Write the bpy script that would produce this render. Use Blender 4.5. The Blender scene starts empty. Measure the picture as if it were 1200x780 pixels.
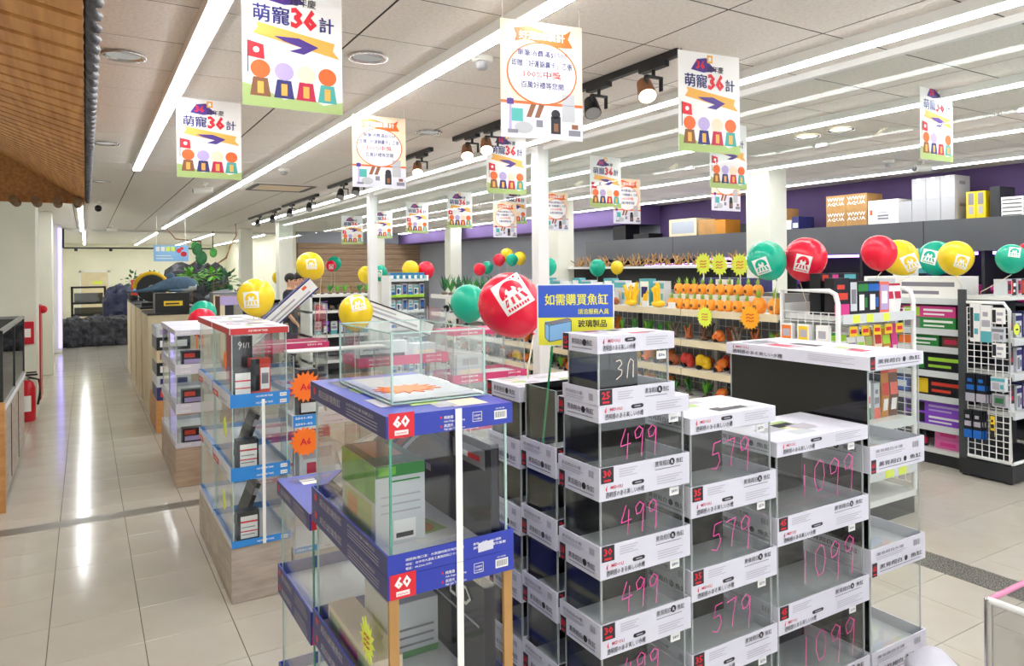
import bpy, bmesh, math, random
from mathutils import Vector, Matrix
S = bpy.context.scene
COL = S.collection
rnd = random.Random(7)
PI = math.pi
# ------------------------------------------------------------------ camera
EYE = Vector((0, 0, 1.70)); FPX = 837.0; CX, CY = 600.0, 315.0
YAW = math.atan2(500, 837.0); ROLL = math.atan2(18, 1900)
_F = Vector((math.sin(YAW), math.cos(YAW), 0)); _R = Vector((math.cos(YAW), -math.sin(YAW), 0)); _Z = Vector((0, 0, 1))
CR = math.cos(ROLL) * _R - math.sin(ROLL) * _Z
CU = math.sin(ROLL) * _R + math.cos(ROLL) * _Z
cd = bpy.data.cameras.new('camera'); cam = bpy.data.objects.new('camera', cd); COL.objects.link(cam)
cd.sensor_fit = 'HORIZONTAL'; cd.sensor_width = 36; cd.lens = FPX / 1200 * 36
cd.shift_y = -(390 - CY) / 1200; cd.clip_start = .05; cd.clip_end = 200
cam.matrix_world = Matrix(((CR.x, CU.x, -_F.x, EYE.x), (CR.y, CU.y, -_F.y, EYE.y), (CR.z, CU.z, -_F.z, EYE.z), (0, 0, 0, 1)))
S.camera = cam
# ------------------------------------------------------------------ world, exposure
w = bpy.data.worlds.new('daylight'); S.world = w; w.use_nodes = True
w.node_tree.nodes['Background'].inputs[0].default_value = (.93, .97, 1, 1)
w.node_tree.nodes['Background'].inputs[1].default_value = 1.2
S.view_settings.view_transform = 'Standard'; S.view_settings.look = 'None'
S.view_settings.exposure = 0.55; S.view_settings.gamma = 1.0; S.view_settings.use_curve_mapping = False
S.cycles.transparent_max_bounces = 64; S.cycles.max_bounces = 8; S.cycles.glossy_bounces = 4
S.cycles.sample_clamp_indirect = 6.0
LED = 20.0           # radiance of the ceiling LED tubes
H = 2.74            # ceiling height

def at(px, py, **k):
    d = _F + (px - CX) / FPX * CR - (py - CY) / FPX * CU
    (ax, v), = k.items()
    t = v if ax == 'D' else (v - EYE['XYZ'.index(ax)]) / d['XYZ'.index(ax)]
    return EYE + d * t

# ------------------------------------------------------------------ materials
MATS = {}
def lin(c):
    if isinstance(c, str):
        c = tuple(int(c[i:i + 2], 16) / 255 for i in (0, 2, 4))
        c = tuple(x / 12.92 if x <= .04045 else ((x + .055) / 1.055) ** 2.4 for x in c)
    return (*c[:3], 1)
def pm(name, col, rough=.5, metal=0, col2=None, scale=8, stretch=(1, 1, 1), bump=0, emit=0, spec=.5, detail=4, coord='Object', lo=.35, hi=.65, coat=0, sss=0):
    if name in MATS: return MATS[name]
    m = bpy.data.materials.new(name); m.use_nodes = True; nt = m.node_tree; b = nt.nodes['Principled BSDF']
    b.inputs['Base Color'].default_value = lin(col); b.inputs['Roughness'].default_value = rough
    b.inputs['Metallic'].default_value = metal; b.inputs['Specular IOR Level'].default_value = spec
    if coat: b.inputs['Coat Weight'].default_value = coat; b.inputs['Coat Roughness'].default_value = .08
    if sss: b.inputs['Subsurface Weight'].default_value = sss; b.inputs['Subsurface Radius'].default_value = (.02, .02, .02)
    if emit: b.inputs['Emission Color'].default_value = lin(col); b.inputs['Emission Strength'].default_value = emit
    if col2 is not None or bump:
        tc = nt.nodes.new('ShaderNodeTexCoord'); mp = nt.nodes.new('ShaderNodeMapping'); nz = nt.nodes.new('ShaderNodeTexNoise')
        mp.inputs['Scale'].default_value = stretch; nz.inputs['Scale'].default_value = scale; nz.inputs['Detail'].default_value = detail
        nt.links.new(tc.outputs[coord], mp.inputs[0]); nt.links.new(mp.outputs[0], nz.inputs['Vector'])
        if col2 is not None:
            r = nt.nodes.new('ShaderNodeValToRGB'); r.color_ramp.elements[0].color = lin(col); r.color_ramp.elements[1].color = lin(col2)
            r.color_ramp.elements[0].position = lo; r.color_ramp.elements[1].position = hi
            nt.links.new(nz.outputs['Fac'], r.inputs[0]); nt.links.new(r.outputs[0], b.inputs['Base Color'])
        if bump:
            bn = nt.nodes.new('ShaderNodeBump'); bn.inputs['Strength'].default_value = bump; bn.inputs['Distance'].default_value = .01
            nt.links.new(nz.outputs['Fac'], bn.inputs['Height']); nt.links.new(bn.outputs[0], b.inputs['Normal'])
    MATS[name] = m; return m
def glass(name, tint, k=1.0, rough=.01, base=.035, top=.75):
    m = bpy.data.materials.new(name); m.use_nodes = True; nt = m.node_tree; nt.nodes.remove(nt.nodes['Principled BSDF'])
    o = nt.nodes['Material Output']; tr = nt.nodes.new('ShaderNodeBsdfTransparent'); gl = nt.nodes.new('ShaderNodeBsdfGlossy')
    lw = nt.nodes.new('ShaderNodeLayerWeight'); pw = nt.nodes.new('ShaderNodeMath'); mr = nt.nodes.new('ShaderNodeMapRange'); mx = nt.nodes.new('ShaderNodeMixShader')
    tr.inputs[0].default_value = (*tint, 1); gl.inputs['Roughness'].default_value = rough; gl.inputs[0].default_value = (1, 1, 1, 1)
    lw.inputs['Blend'].default_value = .5; pw.operation = 'POWER'; pw.inputs[1].default_value = 4.5
    mr.inputs['To Min'].default_value = base * k; mr.inputs['To Max'].default_value = top * k
    nt.links.new(lw.outputs['Facing'], pw.inputs[0]); nt.links.new(pw.outputs[0], mr.inputs['Value']); nt.links.new(mr.outputs[0], mx.inputs[0])
    nt.links.new(tr.outputs[0], mx.inputs[1]); nt.links.new(gl.outputs[0], mx.inputs[2]); nt.links.new(mx.outputs[0], o.inputs[0])
    MATS[name] = m; return m

W_ = pm('white_paint', 'efeee6', .6); pm('white_metal', 'f0f0ee', .35)
pm('cream_wall', 'f2f0dc', .7, col2='eae9d3', scale=1.5)
pm('pillar_white', 'f0f0e2', .55, col2='e9eadc', scale=2)
pm('ceiling_panel', 'eae5de', .85, col2='dcd6ce', scale=60, detail=6, lo=.42, hi=.75, bump=.25)
pm('ceiling_gap', '4a453f', .9); pm('ceiling_plain', 'dcdad2', .8)
pm('floor_tile', 'bdb6a9', .13, col2='c6c0b4', scale=2.2, spec=.6)
pm('grout', '5e5546', .8)
pm('granite', '2a2a28', .3, col2='a8a49a', scale=160, lo=.47, hi=.6)
pm('steel_strip', '8f8d84', .35, metal=.6)
pm('purple_paint', '624c80', .7, col2='574372', scale=1.2)
pm('grey_wall', 'aeb4be', .7, col2='a4aab6', scale=1)
pm('dark_fascia', '56585c', .5, col2='606266', scale=.6); pm('dark_grey', '2b2d30', .45); pm('black', '121214', .4); pm('black_gloss', '08080a', .12)
pm('wood_slat', 'a88a6c', .55, col2='c4a788', scale=3, stretch=(.6, 6, 14), bump=.1)
pm('wood_slat_dark', '7a624c', .6)
pm('roof_wood', 'b0743c', .5, col2='d69a58', scale=5, stretch=(10, .5, 10), bump=.15, lo=.3, hi=.7)
pm('roof_wood_dark', '5a371a', .6, col2='724822', scale=5, stretch=(10, .5, 10))
pm('roof_rope', '26262a', .55, col2='5c5c62', scale=30, stretch=(1, 1, 1), bump=.3)
pm('pale_wood', 'c3ad96', .45, col2='a8917b', scale=3, stretch=(1, 1, 9), bump=.03)
pm('grey_wood', 'beb1a6', .45, col2='a4978c', scale=3, stretch=(1.5, 1.5, 10), bump=.03)
pm('orange_wood', 'd39a5c', .45, col2='c0864a', scale=3, stretch=(1, 1, 8))
pm('cream_board', 'e4d6b4', .5, col2='d9caa6', scale=3)
pm('kraft', 'b98d55', .7, col2='ae824b', scale=9)
pm('chrome', 'c8c8c8', .2, metal=1)
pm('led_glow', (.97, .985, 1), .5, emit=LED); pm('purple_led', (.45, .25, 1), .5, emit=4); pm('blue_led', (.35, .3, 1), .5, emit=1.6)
pm('lamp_glow', (1, .86, .62), .5, emit=14); pm('downlight_glow', (.9, .88, .84), .4, emit=.25)
pm('card_white', 'dedce8', .5, col2='d8d6e2', scale=6); pm('card_grey', 'b8b8bc', .55); pm('silver_tray', 'eeeff2', .4)
pm('blue_card', '2a3aa6', .4, col2='3040ae', scale=5); pm('navy_card', '2c2f6e', .45, col2='393c7c', scale=7)
pm('sky_card', '3088d8', .4); pm('red_card', 'd23c3c', .45, col2='c23434', scale=6); pm('pink_card', 'd43a72', .45)
pm('red_print', 'dc2030', .5); pm('crimson_print', 'c01c48', .5); pm('ink', '26242c', .5); pm('grey_ink', '85828c', .55); pm('soft_ink', 'b4b0ba', .55)
pm('orange_print', 'e8682a', .5); pm('navy_print', '2c2a70', .5); pm('white_print', 'f6f5f2', .5); pm('ochre_print', 'eeb050', .55)
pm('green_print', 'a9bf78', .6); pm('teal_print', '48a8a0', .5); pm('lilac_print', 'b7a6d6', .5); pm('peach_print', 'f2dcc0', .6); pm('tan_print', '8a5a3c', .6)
pm('purple_print', '4a2f86', .5); pm('pinkpen', 'f050a8', .4); pm('whitepen', 'e8d8c8', .4)
pm('paper', 'f3f1ee', .55); pm('cream_paper', 'f0dcbe', .6); pm('back_paper', 'e8e6e0', .6)
pm('sign_blue', '3458c4', .4); pm('sign_yellow', 'f0ea3c', .45); pm('sign_tank_blue', '8ec2f0', .4)
pm('red_balloon', 'f01e40', .25, spec=.5, sss=.5); pm('yellow_balloon', 'ffd82c', .25, spec=.5, sss=.5); pm('green_balloon', '10b494', .25, spec=.5, sss=.5)
pm('stick', 'e6e0c8', .4); pm('green_stick', '1c9c5c', .4)
pm('neon_orange', 'ff7a1e', .5); pm('neon_yellow', 'e6f450', .5); pm('neon_gold', 'ffb020', .5)
pm('extinguisher_red', 'd0182c', .3); pm('rubber', '1c1c1e', .7)
pm('rock_dark', '1b1c20', .6, col2='4a4b54', scale=7, bump=.6); pm('rock_blue', '23264a', .6, col2='4a4f70', scale=5, bump=.5)
pm('water_top', '3a4248', .1); pm('leaf', '2f8a3a', .5, col2='54b048', scale=14); pm('leaf_dark', '1d5a34', .5, col2='2f7a44', scale=14); pm('leaf_lime', '7cc83c', .5, col2='58a82c', scale=14)
pm('bark', '6a5038', .8, col2='8a6c4c', scale=20); pm('driftwood', 'b8935f', .75, col2='8a6238', scale=18, bump=.3)
pm('whale_blue', '4a6478', .8, col2='54708a', scale=30, bump=.15); pm('whale_belly', 'b4bcb8', .85)
pm('skin', 'dba888', .55); pm('hair', '16120f', .5); pm('orange_cloth', 'ee7a28', .8); pm('dark_cloth', '2a2c38', .8); pm('pale_cloth', 'c4c8cc', .8)
pm('pineapple', 'ffae2c', .5, col2='f8922a', scale=40, bump=.3); pm('crown', 'a4cc58', .5); pm('coral_yellow', 'f6c81e', .5); pm('coral_orange', 'f07c28', .5); pm('coral_red', 'c83a30', .55); pm('terracotta', 'b0603a', .7); pm('stone_ornament', '8c7c6c', .75, col2='5e5248', scale=12)
pm('lime_pack', 'a6d83c', .4); pm('magenta_pack', 'd83c8c', .4); pm('green_pack', '2c8a3c', .4); pm('violet_pack', '8848c8', .4); pm('black_pack', '1a1c22', .3); pm('blue_pack', '2068c0', .35); pm('red_pack', 'd8402c', .4); pm('coral_pack', 'f0705c', .4); pm('yellow_pack', 'f2cc20', .4); pm('teal_pack', '5cb0b8', .4); pm('pink_box', 'd86aa4', .45); pm('silver_pack', 'd4d8dc', .3); pm('amber_pack', 'c88428', .4); pm('brown_pack', '6e4630', .5)
pm('night_card', '17172a', .15); pm('edge_teal', 'c4e2dc', .15); pm('edge_green', '5fae98', .15); pm('edge_pale', 'c8cccc', .15); pm('magenta_fluff', 'e8309a', .6); pm('black_pane', '0d0e12', .06, spec=.5); pm('plastic_pink', 'e68ab0', .3)
pm('grey_metal', '9a9c9c', .35, metal=.3); pm('shelf_white', 'e6e6e2', .4); pm('price_rail', 'd8dcdc', .3); pm('dark_post', '44484a', .5); pm('purple_shelf_glow', 'a06ae0', .5, emit=1.5)
pm('hood_grey', '82868c', .35); pm('brown_glow', 'e8b070', .5); pm('gold_print', 'c8a03c', .4); pm('mist', 'cfd3d8', .6)
glass('glass', (.975, .985, .98)); pm('glass_edge', 'bfe0da', .15); glass('smoked_glass', (.80, .81, .83)); glass('curtain_glass', (.95, .985, .98), .32)
glass('clear_plastic', (.9, .9, .9), 1.0, .05); glass('tinted_tank', (.35, .36, .38), 1.0)

for _n, _a in (('edge_teal', .8), ('edge_green', .75), ('edge_pale', .55)): MATS[_n].node_tree.nodes['Principled BSDF'].inputs['Alpha'].default_value = _a
MATS['glass_edge'].node_tree.nodes['Principled BSDF'].inputs['Alpha'].default_value = .55
# ------------------------------------------------------------------ text outlines
TXT = {}
def text2d(s, bold=0.0, res=1):
    k = (s, bold, res)
    if k in TXT: return TXT[k]
    c = bpy.data.curves.new('tmp', 'FONT'); c.body = s; c.size = 1; c.resolution_u = res; c.offset = bold; c.fill_mode = 'FRONT'
    o = bpy.data.objects.new('tmp', c); COL.objects.link(o)
    dg = bpy.context.evaluated_depsgraph_get()
    me = bpy.data.meshes.new_from_object(o.evaluated_get(dg))
    vs = [(v.co.x, v.co.y) for v in me.vertices]; fs = [tuple(p.vertices) for p in me.polygons]
    bpy.data.objects.remove(o); bpy.data.curves.remove(c); bpy.data.meshes.remove(me)
    x0 = min(v[0] for v in vs); x1 = max(v[0] for v in vs); y0 = min(v[1] for v in vs); y1 = max(v[1] for v in vs)
    TXT[k] = ([(a - x0, b - y0) for a, b in vs], fs, x1 - x0, y1 - y0); return TXT[k]

# ------------------------------------------------------------------ mesh builder
class MB:
    def __init__(s): s.v = []; s.f = []; s.m = []; s.names = []; s.smooth = set()
    def mi(s, n):
        if n not in s.names: s.names.append(n)
        return s.names.index(n)
    def add(s, vs, fs, mat, sm=False):
        b = len(s.v); i = s.mi(mat); s.v += [tuple(x) for x in vs]
        for f in fs:
            if sm: s.smooth.add(len(s.f))
            s.f.append(tuple(b + k for k in f)); s.m.append(i)
        return s
    def box(s, x0, x1, y0, y1, z0, z1, mat, top=None, side=None, skip=''):
        v = [(x0, y0, z0), (x1, y0, z0), (x1, y1, z0), (x0, y1, z0), (x0, y0, z1), (x1, y0, z1), (x1, y1, z1), (x0, y1, z1)]
        F = {'b': (3, 2, 1, 0), 't': (4, 5, 6, 7), 'f': (0, 1, 5, 4), 'r': (1, 2, 6, 5), 'k': (2, 3, 7, 6), 'l': (3, 0, 4, 7)}
        b = len(s.v); s.v += v
        for k, f in F.items():
            if k in skip: continue
            s.f.append(tuple(b + i for i in f)); s.m.append(s.mi(top if k == 't' and top else side if k in 'lr' and side else mat))
        return s
    def bevel_box(s, x0, x1, y0, y1, z0, z1, e, mat, side=None):
        v = []
        for z, q in ((z0, e), (z0 + e, 0), (z1 - e, 0), (z1, e)):
            v += [(x0 + q, y0 + q, z), (x1 - q, y0 + q, z), (x1 - q, y1 - q, z), (x0 + q, y1 - q, z)]
        f = [(3, 2, 1, 0), (12, 13, 14, 15)]
        for k in range(3):
            for i in range(4): f.append((k * 4 + i, k * 4 + (i + 1) % 4, k * 4 + 4 + (i + 1) % 4, k * 4 + 4 + i))
        if side: s.add(v, f[:6], mat); return s.add(v, f[6:], side)
        return s.add(v, f, mat)
    def quad(s, a, b, c, d, mat): return s.add([a, b, c, d], [(0, 1, 2, 3)], mat)
    def tube(s, pts, r, mat, n=8, cap=True, sm=True):
        pts = [Vector(p) for p in pts]; rs = r if isinstance(r, (list, tuple)) else [r] * len(pts)
        v = []; f = []; ref = None
        for i, p in enumerate(pts):
            t = (pts[min(i + 1, len(pts) - 1)] - pts[max(i - 1, 0)]).normalized()
            if ref is None: ref = Vector((0, 0, 1)) if abs(t.z) < .9 else Vector((1, 0, 0))
            a = t.cross(ref).normalized(); b2 = t.cross(a).normalized(); ref = -b2 if False else ref
            for k in range(n):
                q = 2 * PI * k / n; v.append(p + (a * math.cos(q) + b2 * math.sin(q)) * rs[i])
        for i in range(len(pts) - 1):
            for k in range(n): f.append((i * n + k, (i + 1) * n + k, (i + 1) * n + (k + 1) % n, i * n + (k + 1) % n))
        s.add(v, f, mat, sm)
        if cap:
            L = len(pts) - 1
            s.add([v[k] for k in range(n)], [tuple(range(n))], mat); s.add([v[L * n + k] for k in range(n)], [tuple(range(n - 1, -1, -1))], mat)
        return s
    def lathe(s, prof, mat, n=16, c=(0, 0, 0), sm=True):
        v = []; f = []
        for r, z in prof:
            for k in range(n): v.append((c[0] + r * math.cos(2 * PI * k / n), c[1] + r * math.sin(2 * PI * k / n), c[2] + z))
        for i in range(len(prof) - 1):
            for k in range(n): f.append((i * n + k, i * n + (k + 1) % n, (i + 1) * n + (k + 1) % n, (i + 1) * n + k))
        s.add(v, f, mat, sm)
        if prof[0][0] > 1e-5: s.add(v[:n], [tuple(range(n - 1, -1, -1))], mat)
        if prof[-1][0] > 1e-5: s.add(v[-n:], [tuple(range(n))], mat)
        return s
    def ball(s, c, r, mat, n=12, m=8, sq=(1, 1, 1)):
        prof = [(max(1e-6, math.sin(PI * i / m)) , -math.cos(PI * i / m)) for i in range(m + 1)]
        b = len(s.v); s.lathe(prof, mat, n)
        for i in range(b, len(s.v)):
            x, y, z = s.v[i]; s.v[i] = (c[0] + x * r * sq[0], c[1] + y * r * sq[1], c[2] + z * r * sq[2])
        return s
    def prism(s, poly, z0, z1, mat, side=None):
        n = len(poly); s.add([(x, y, z0) for x, y in poly], [tuple(range(n - 1, -1, -1))], mat); s.add([(x, y, z1) for x, y in poly], [tuple(range(n))], mat)
        v = [(x, y, z0) for x, y in poly] + [(x, y, z1) for x, y in poly]
        return s.add(v, [(i, (i + 1) % n, n + (i + 1) % n, n + i) for i in range(n)], side or mat)
    # flat print, in the x-y plane, small lift per layer
    def rect(s, x0, y0, x1, y1, mat, z=.0005): return s.add([(x0, y0, z), (x1, y0, z), (x1, y1, z), (x0, y1, z)], [(0, 1, 2, 3)], mat)
    def poly(s, p, mat, z=.0005): return s.add([(x, y, z) for x, y in p], [tuple(range(len(p)))], mat)
    def disc(s, cx, cy, rx, ry, mat, z=.0005, n=20): return s.poly([(cx + rx * math.cos(2 * PI * k / n), cy + ry * math.sin(2 * PI * k / n)) for k in range(n)], mat, z)
    def ring(s, cx, cy, rx, ry, t, mat, z=.0005, n=32):
        v = []
        for k in range(n):
            a = 2 * PI * k / n; v += [(cx + rx * math.cos(a), cy + ry * math.sin(a), z), (cx + (rx - t) * math.cos(a), cy + (ry - t) * math.sin(a), z)]
        return s.add(v, [(2 * k, (2 * k + 2) % (2 * n), (2 * k + 3) % (2 * n), 2 * k + 1) for k in range(n)], mat)
    def stroke(s, pts, wd, mat, z=.0005):
        for (a, b), (c, d) in zip(pts, pts[1:]):
            L = math.hypot(c - a, d - b) or 1; nx, ny = -(d - b) / L * wd / 2, (c - a) / L * wd / 2
            s.add([(a + nx, b + ny, z), (a - nx, b - ny, z), (c - nx, d - ny, z), (c + nx, d + ny, z)], [(0, 1, 2, 3)], mat)
        return s
    def text(s, t, x, y, h, mat, bold=.0, wmax=None, z=.001, center=False, res=1, rot=0):
        cjk = any(ord(ch) > 0x2e00 for ch in t)
        if cjk and bold > .003:
            for ox_, oy_ in ((-.55, -.3), (.55, .3), (0, 0)): s.text(t, x + ox_ * bold * h * 1.1, y + oy_ * bold * h, h, mat, .003, wmax, z + .00005 * (ox_ > 0) + .0001 * (ox_ == 0), center, res, rot)
            return s
        vs, fs, tw, th = text2d(t, bold, res); k = h / th; kx = k
        if wmax: kx = wmax / tw
        ox = -tw * kx / 2 if center else 0; c, sn = math.cos(rot), math.sin(rot)
        P = [(ox + a * kx, b * k) for a, b in vs]
        return s.add([(x + a * c - b * sn, y + a * sn + b * c, z) for a, b in P], fs, mat)
    def lines(s, x, y, w_, n, dy, t, mat, z=.0005):
        for i in range(n): s.rect(x, y - i * dy, x + w_ * (1 - .25 * ((i * 7) % 3) / 2), y - i * dy + t, mat, z)
        return s
    def star(s, c, r0, r1, n, mat, th=.002, seed=0):
        q = random.Random(seed); p = []
        for k in range(2 * n):
            a = PI * k / n; r = (r1 if k % 2 else r0) * (1 + q.uniform(-.08, .08) * (k % 2 == 0)); p.append((c[0] + r * math.cos(a), c[1] + r * math.sin(a)))
        b = len(s.v); s.add([(c[0], c[1], th)] + [(x, y, th) for x, y in p], [(0, i + 1, (i + 1) % (2 * n) + 1) for i in range(2 * n)], mat)
        s.add([(c[0], c[1], 0)] + [(x, y, 0) for x, y in p], [(0, (i + 1) % (2 * n) + 1, i + 1) for i in range(2 * n)], mat)
        N = 2 * n; v = [(x, y, 0) for x, y in p] + [(x, y, th) for x, y in p]
        return s.add(v, [(i, (i + 1) % N, N + (i + 1) % N, N + i) for i in range(N)], mat)
    def mesh(s, name):
        me = bpy.data.meshes.new(name); me.from_pydata(s.v, [], s.f)
        for n in s.names: me.materials.append(MATS[n])
        me.polygons.foreach_set('material_index', s.m)
        if s.smooth: me.polygons.foreach_set('use_smooth', [i in s.smooth for i in range(len(s.f))])
        me.update(); return me
    def build(s, name, parent=None, loc=(0, 0, 0), **k): return put(name, s.mesh(name), parent, loc, **k)

def put(name, me, parent=None, loc=(0, 0, 0), rz=0, mat=None, label=None, kind=None):
    o = bpy.data.objects.new(name, me); COL.objects.link(o); o.location = loc
    if rz: o.rotation_euler = (0, 0, rz)
    if mat is not None: o.matrix_basis = mat
    if parent: o.parent = parent
    if label: o['label'] = label
    if kind: o['kind'] = kind
    return o
def tag(o, label=None, cat=None, group=None, kind=None):
    for k, v in (('label', label), ('category', cat), ('group', group), ('kind', kind)):
        if v: o[k] = v
    return o
def thing(name, label, cat, loc=(0, 0, 0), rz=0, group=None, rot=None):
    o = bpy.data.objects.new(name, None); COL.objects.link(o); o.location = loc; o.rotation_euler = rot or (0, 0, rz); o.empty_display_size = .05
    return tag(o, label, cat, group)
def struct(o): o['kind'] = 'structure'; return o
def basis(o, ux, uy):
    ux = Vector(ux); uy = Vector(uy); n = ux.cross(uy); o = Vector(o)
    return Matrix(((ux.x, uy.x, n.x, o.x), (ux.y, uy.y, n.y, o.y), (ux.z, uy.z, n.z, o.z), (0, 0, 0, 1)))
FRONT = ((1, 0, 0), (0, 0, 1)); LEFT = ((0, -1, 0), (0, 0, 1)); TOP = ((1, 0, 0), (0, 1, 0)); RIGHT = ((0, 1, 0), (0, 0, 1))
ORD = ['leftmost', 'second from left', 'third from left', 'fourth from left', 'fifth from left', 'sixth from left', 'seventh from left', 'eighth from left', 'ninth from left', 'tenth from left', 'eleventh from left', 'twelfth from left', 'thirteenth from left', 'fourteenth from left', 'fifteenth from left', 'sixteenth from left', 'seventeenth from left', 'eighteenth from left', 'nineteenth from left', 'twentieth from left']
def ordl(i, n): return 'rightmost' if i == n - 1 and n > 1 else ORD[i] if i < 20 else 'far right'
LEV = ['topmost', 'second from top', 'third from top', 'fourth from top', 'fifth from top', 'sixth from top']
# ================================================================== SETTING
XL, XR, YB = -1.2, 8.3, 30.0
def build_floor():
    fl = struct(MB().box(XL - .1, XR + .5, -3, YB + .2, -.12, -.004, 'grout').build('floor'))
    P = .384; xs = -.161 - P * 3; ys = 2.163 - P * 12
    cells = []
    for i in range(26):
        for j in range(74):
            x, y = xs + i * P, ys + j * P
            if x > XR or y > 22 or x + P < XL + .02 or y + P < -2.9: continue
            if 5.56 < y + P / 2 < 5.9 and x < .5: pass
            dx, dy = x + P / 2, y + P / 2
            dep = .5127 * dx + .8586 * dy; lat = .8586 * dx - .5127 * dy
            vis = dep > 1.6 and abs(lat) < dep * .74
            cells.append((dep if vis else 99 + dep, x, y))
    cells.sort(); e = .0016
    g = P - .003
    me = MB().bevel_box(0, g, 0, g, -.012, 0, e, 'floor_tile').mesh('floor_tile')
    st = MB()
    for n, (d, x, y) in enumerate(cells):
        if n < 300: put('tile', me, fl, (x, y, 0))
        else: st.bevel_box(x, x + g, y, y + g, -.012, 0, e, 'floor_tile')
    for i in range(16):
        for j in range(21):
            x, y = xs + i * P, ys + (63 + j) * P
            if y > 22 and x + P < 4.85 and x > XL: st.bevel_box(x, x + g, y, y + g, -.012, 0, e, 'floor_tile')
    st.build('tile_field', fl, kind='stuff')
    MB().box(-1.0, 1.0, 5.66, 5.80, -.01, .0008, 'steel_strip').build('threshold_strip', fl)
    MB().box(4.05, 4.28, -1.0, 2.46, -.01, .0008, 'granite').build('granite_strip', fl)
    return fl
build_floor()

def build_ceiling():
    ce = struct(MB().box(XL - .1, XR + .5, -3, 19.8, H + .006, H + .1, 'ceiling_gap').build('ceiling'))
    gx, gy = .6, .513; cells = []
    for i in range(-3, 15):
        for j in range(-6, 39):
            x, y = .445 + i * gx, 3.055 + (j - 1) * gy
            if y > 19.6 or y < -2.9: continue
            dx, dy = x + gx / 2, y + gy / 2; dep = .5127 * dx + .8586 * dy; lat = .8586 * dx - .5127 * dy
            vis = dep > 2.3 and abs(lat) < dep * .75
            cells.append((dep if vis else 99 + dep, x, y))
    cells.sort()
    me = MB().bevel_box(.0045, gx - .0045, .0045, gy - .0045, 0, .012, .002, 'ceiling_panel', 'ceiling_gap').mesh('ceiling_panel')
    st = MB()
    for n, (d, x, y) in enumerate(cells):
        if n < 300: put('ceiling_panel', me, ce, (x, y, H))
        else: st.bevel_box(x + .0045, x + gx - .0045, y + .0045, y + gy - .0045, H, H + .012, .002, 'ceiling_panel', 'ceiling_gap')
    st.build('panel_field', ce, kind='stuff')
    MB().box(XL, 4.9, 19.8, YB, H, H + .1, 'ceiling_plain').build('plain_ceiling', ce)
    MB().box(XL, 4.9, 19.72, 19.8, H - .05, H + .02, 'ceiling_plain').build('ceiling_step', ce)
build_ceiling()
struct(MB().box(XL - .1, XL, -3, YB + .1, 0, H + .1, 'cream_wall').build('wall_left'))
wb = struct(MB().box(XL, 4.9, YB, YB + .1, 0, H + .1, 'cream_wall').build('wall_back'))
# right wall: grey below, purple bulkhead above the shop units
wr = struct(MB().box(XR, XR + .1, -3, 19.2, 0, H + .1, 'grey_wall').build('wall_right'))
MB().box(XR, XR + .1, -3, 9.0, 1.8, H + .1, 'purple_paint').build('purple_band', wr, (-.02, 0, 0))
MB().box(7.62, XR + .1, 9.0, 19.2, 2.42, H + .02, 'purple_paint').build('purple_bulkhead', wr)
# wooden plank wall at the far end of the plant hall
ww = struct(MB().box(4.8, 9.0, 19.1, 19.2, 0, H + .1, 'wood_slat_dark').build('wall_far'))
for k in range(16):
    z = .05 + k * .15
    MB().bevel_box(4.82, 8.98, 19.06, 19.1, z, z + .138, .006, 'wood_slat').build('plank', ww)
MB().box(4.8, 9.0, 19.0, 19.1, 2.44, H, 'grey_wall').build('header_board', ww)
struct(MB().box(4.8, 4.9, 19.2, YB, 0, H, 'cream_wall').build('wall_inner'))
# door in the cream wall far down the aisle
dd = at(111, 350, Y=YB); dw = .5
dr = struct(MB().box(dd.x - .42, dd.x + .42, YB - .05, YB, 0, 1.72, 'cream_board').build('door_1'))
f = MB(); f.box(dd.x - .48, dd.x - .42, YB - .07, YB, 0, 1.78, 'white_paint'); f.box(dd.x + .42, dd.x + .48, YB - .07, YB, 0, 1.78, 'white_paint'); f.box(dd.x - .48, dd.x + .48, YB - .07, YB, 1.72, 1.78, 'white_paint'); f.build('door_frame', dr)
f = MB(); f.box(-.14, .14, -.02, 0, 0, .1, 'neon_yellow'); f.build('door_sign', dr, (dd.x + .1, YB - .05, 1.3))
# pillars
def pillar(n, x, y, wx, wy, m='pillar_white'):
    return struct(MB().bevel_box(x, x + wx, y, y + wy, 0, H, .012, m).build('trim_%d' % n))
p1 = pillar(1, XL, 10.05, .70, .62); p2 = pillar(2, XL, 14.2, .72, .62); p3 = pillar(3, XL, 18.1, .76, .62)
MB().box(-.50, -.436, 18.07, 18.1, .1, 2.66, 'blue_led').build('led_line', p3)  # LED drawn wide, its glow also stands for the purple-lit pillar side
for n, (px, py, wpx) in enumerate(((911, 197, 0), (663, 233, 0), (534, 263, 0), (452, 274, 0), (335, 258, 0), (289, 268, 0))):
    q = at(px, py, Z=H); ww_ = .28
    if n == 3: q = Vector((6.15, 16.6, H))
    pillar(4 + n, q.x - ww_ / 2, q.y, ww_, .3)
# thin white posts under the glass smoke curtain
q = at(620, 168, Z=H); post1 = struct(MB().bevel_box(3.28, 3.385, 5.05, 5.155, 0, H, .006, 'white_metal').build('trim_10'))
post2 = struct(MB().bevel_box(3.28, 3.385, 9.2, 9.305, 0, H, .006, 'white_metal').build('trim_11'))
# hanging glass smoke curtain along the ceiling
gc = thing('glass_curtain', 'long clear glass smoke curtain hanging from the ceiling in a white rail', 'glass curtain', (3.35, 0, H))
MB().box(-.02, .02, -2.5, 15, -.035, 0, 'white_metal').build('rail', gc)
y = -2.41
while y < 14.5:
    pane = MB().box(-.004, .004, y + .004, y + .955, -.405, -.03, 'curtain_glass'); pane.build('pane', gc)
    c = MB().box(-.012, .012, y - .03, y + .03, -.412, -.392, 'chrome'); c.build('clip', gc)
    y += .962

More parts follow.
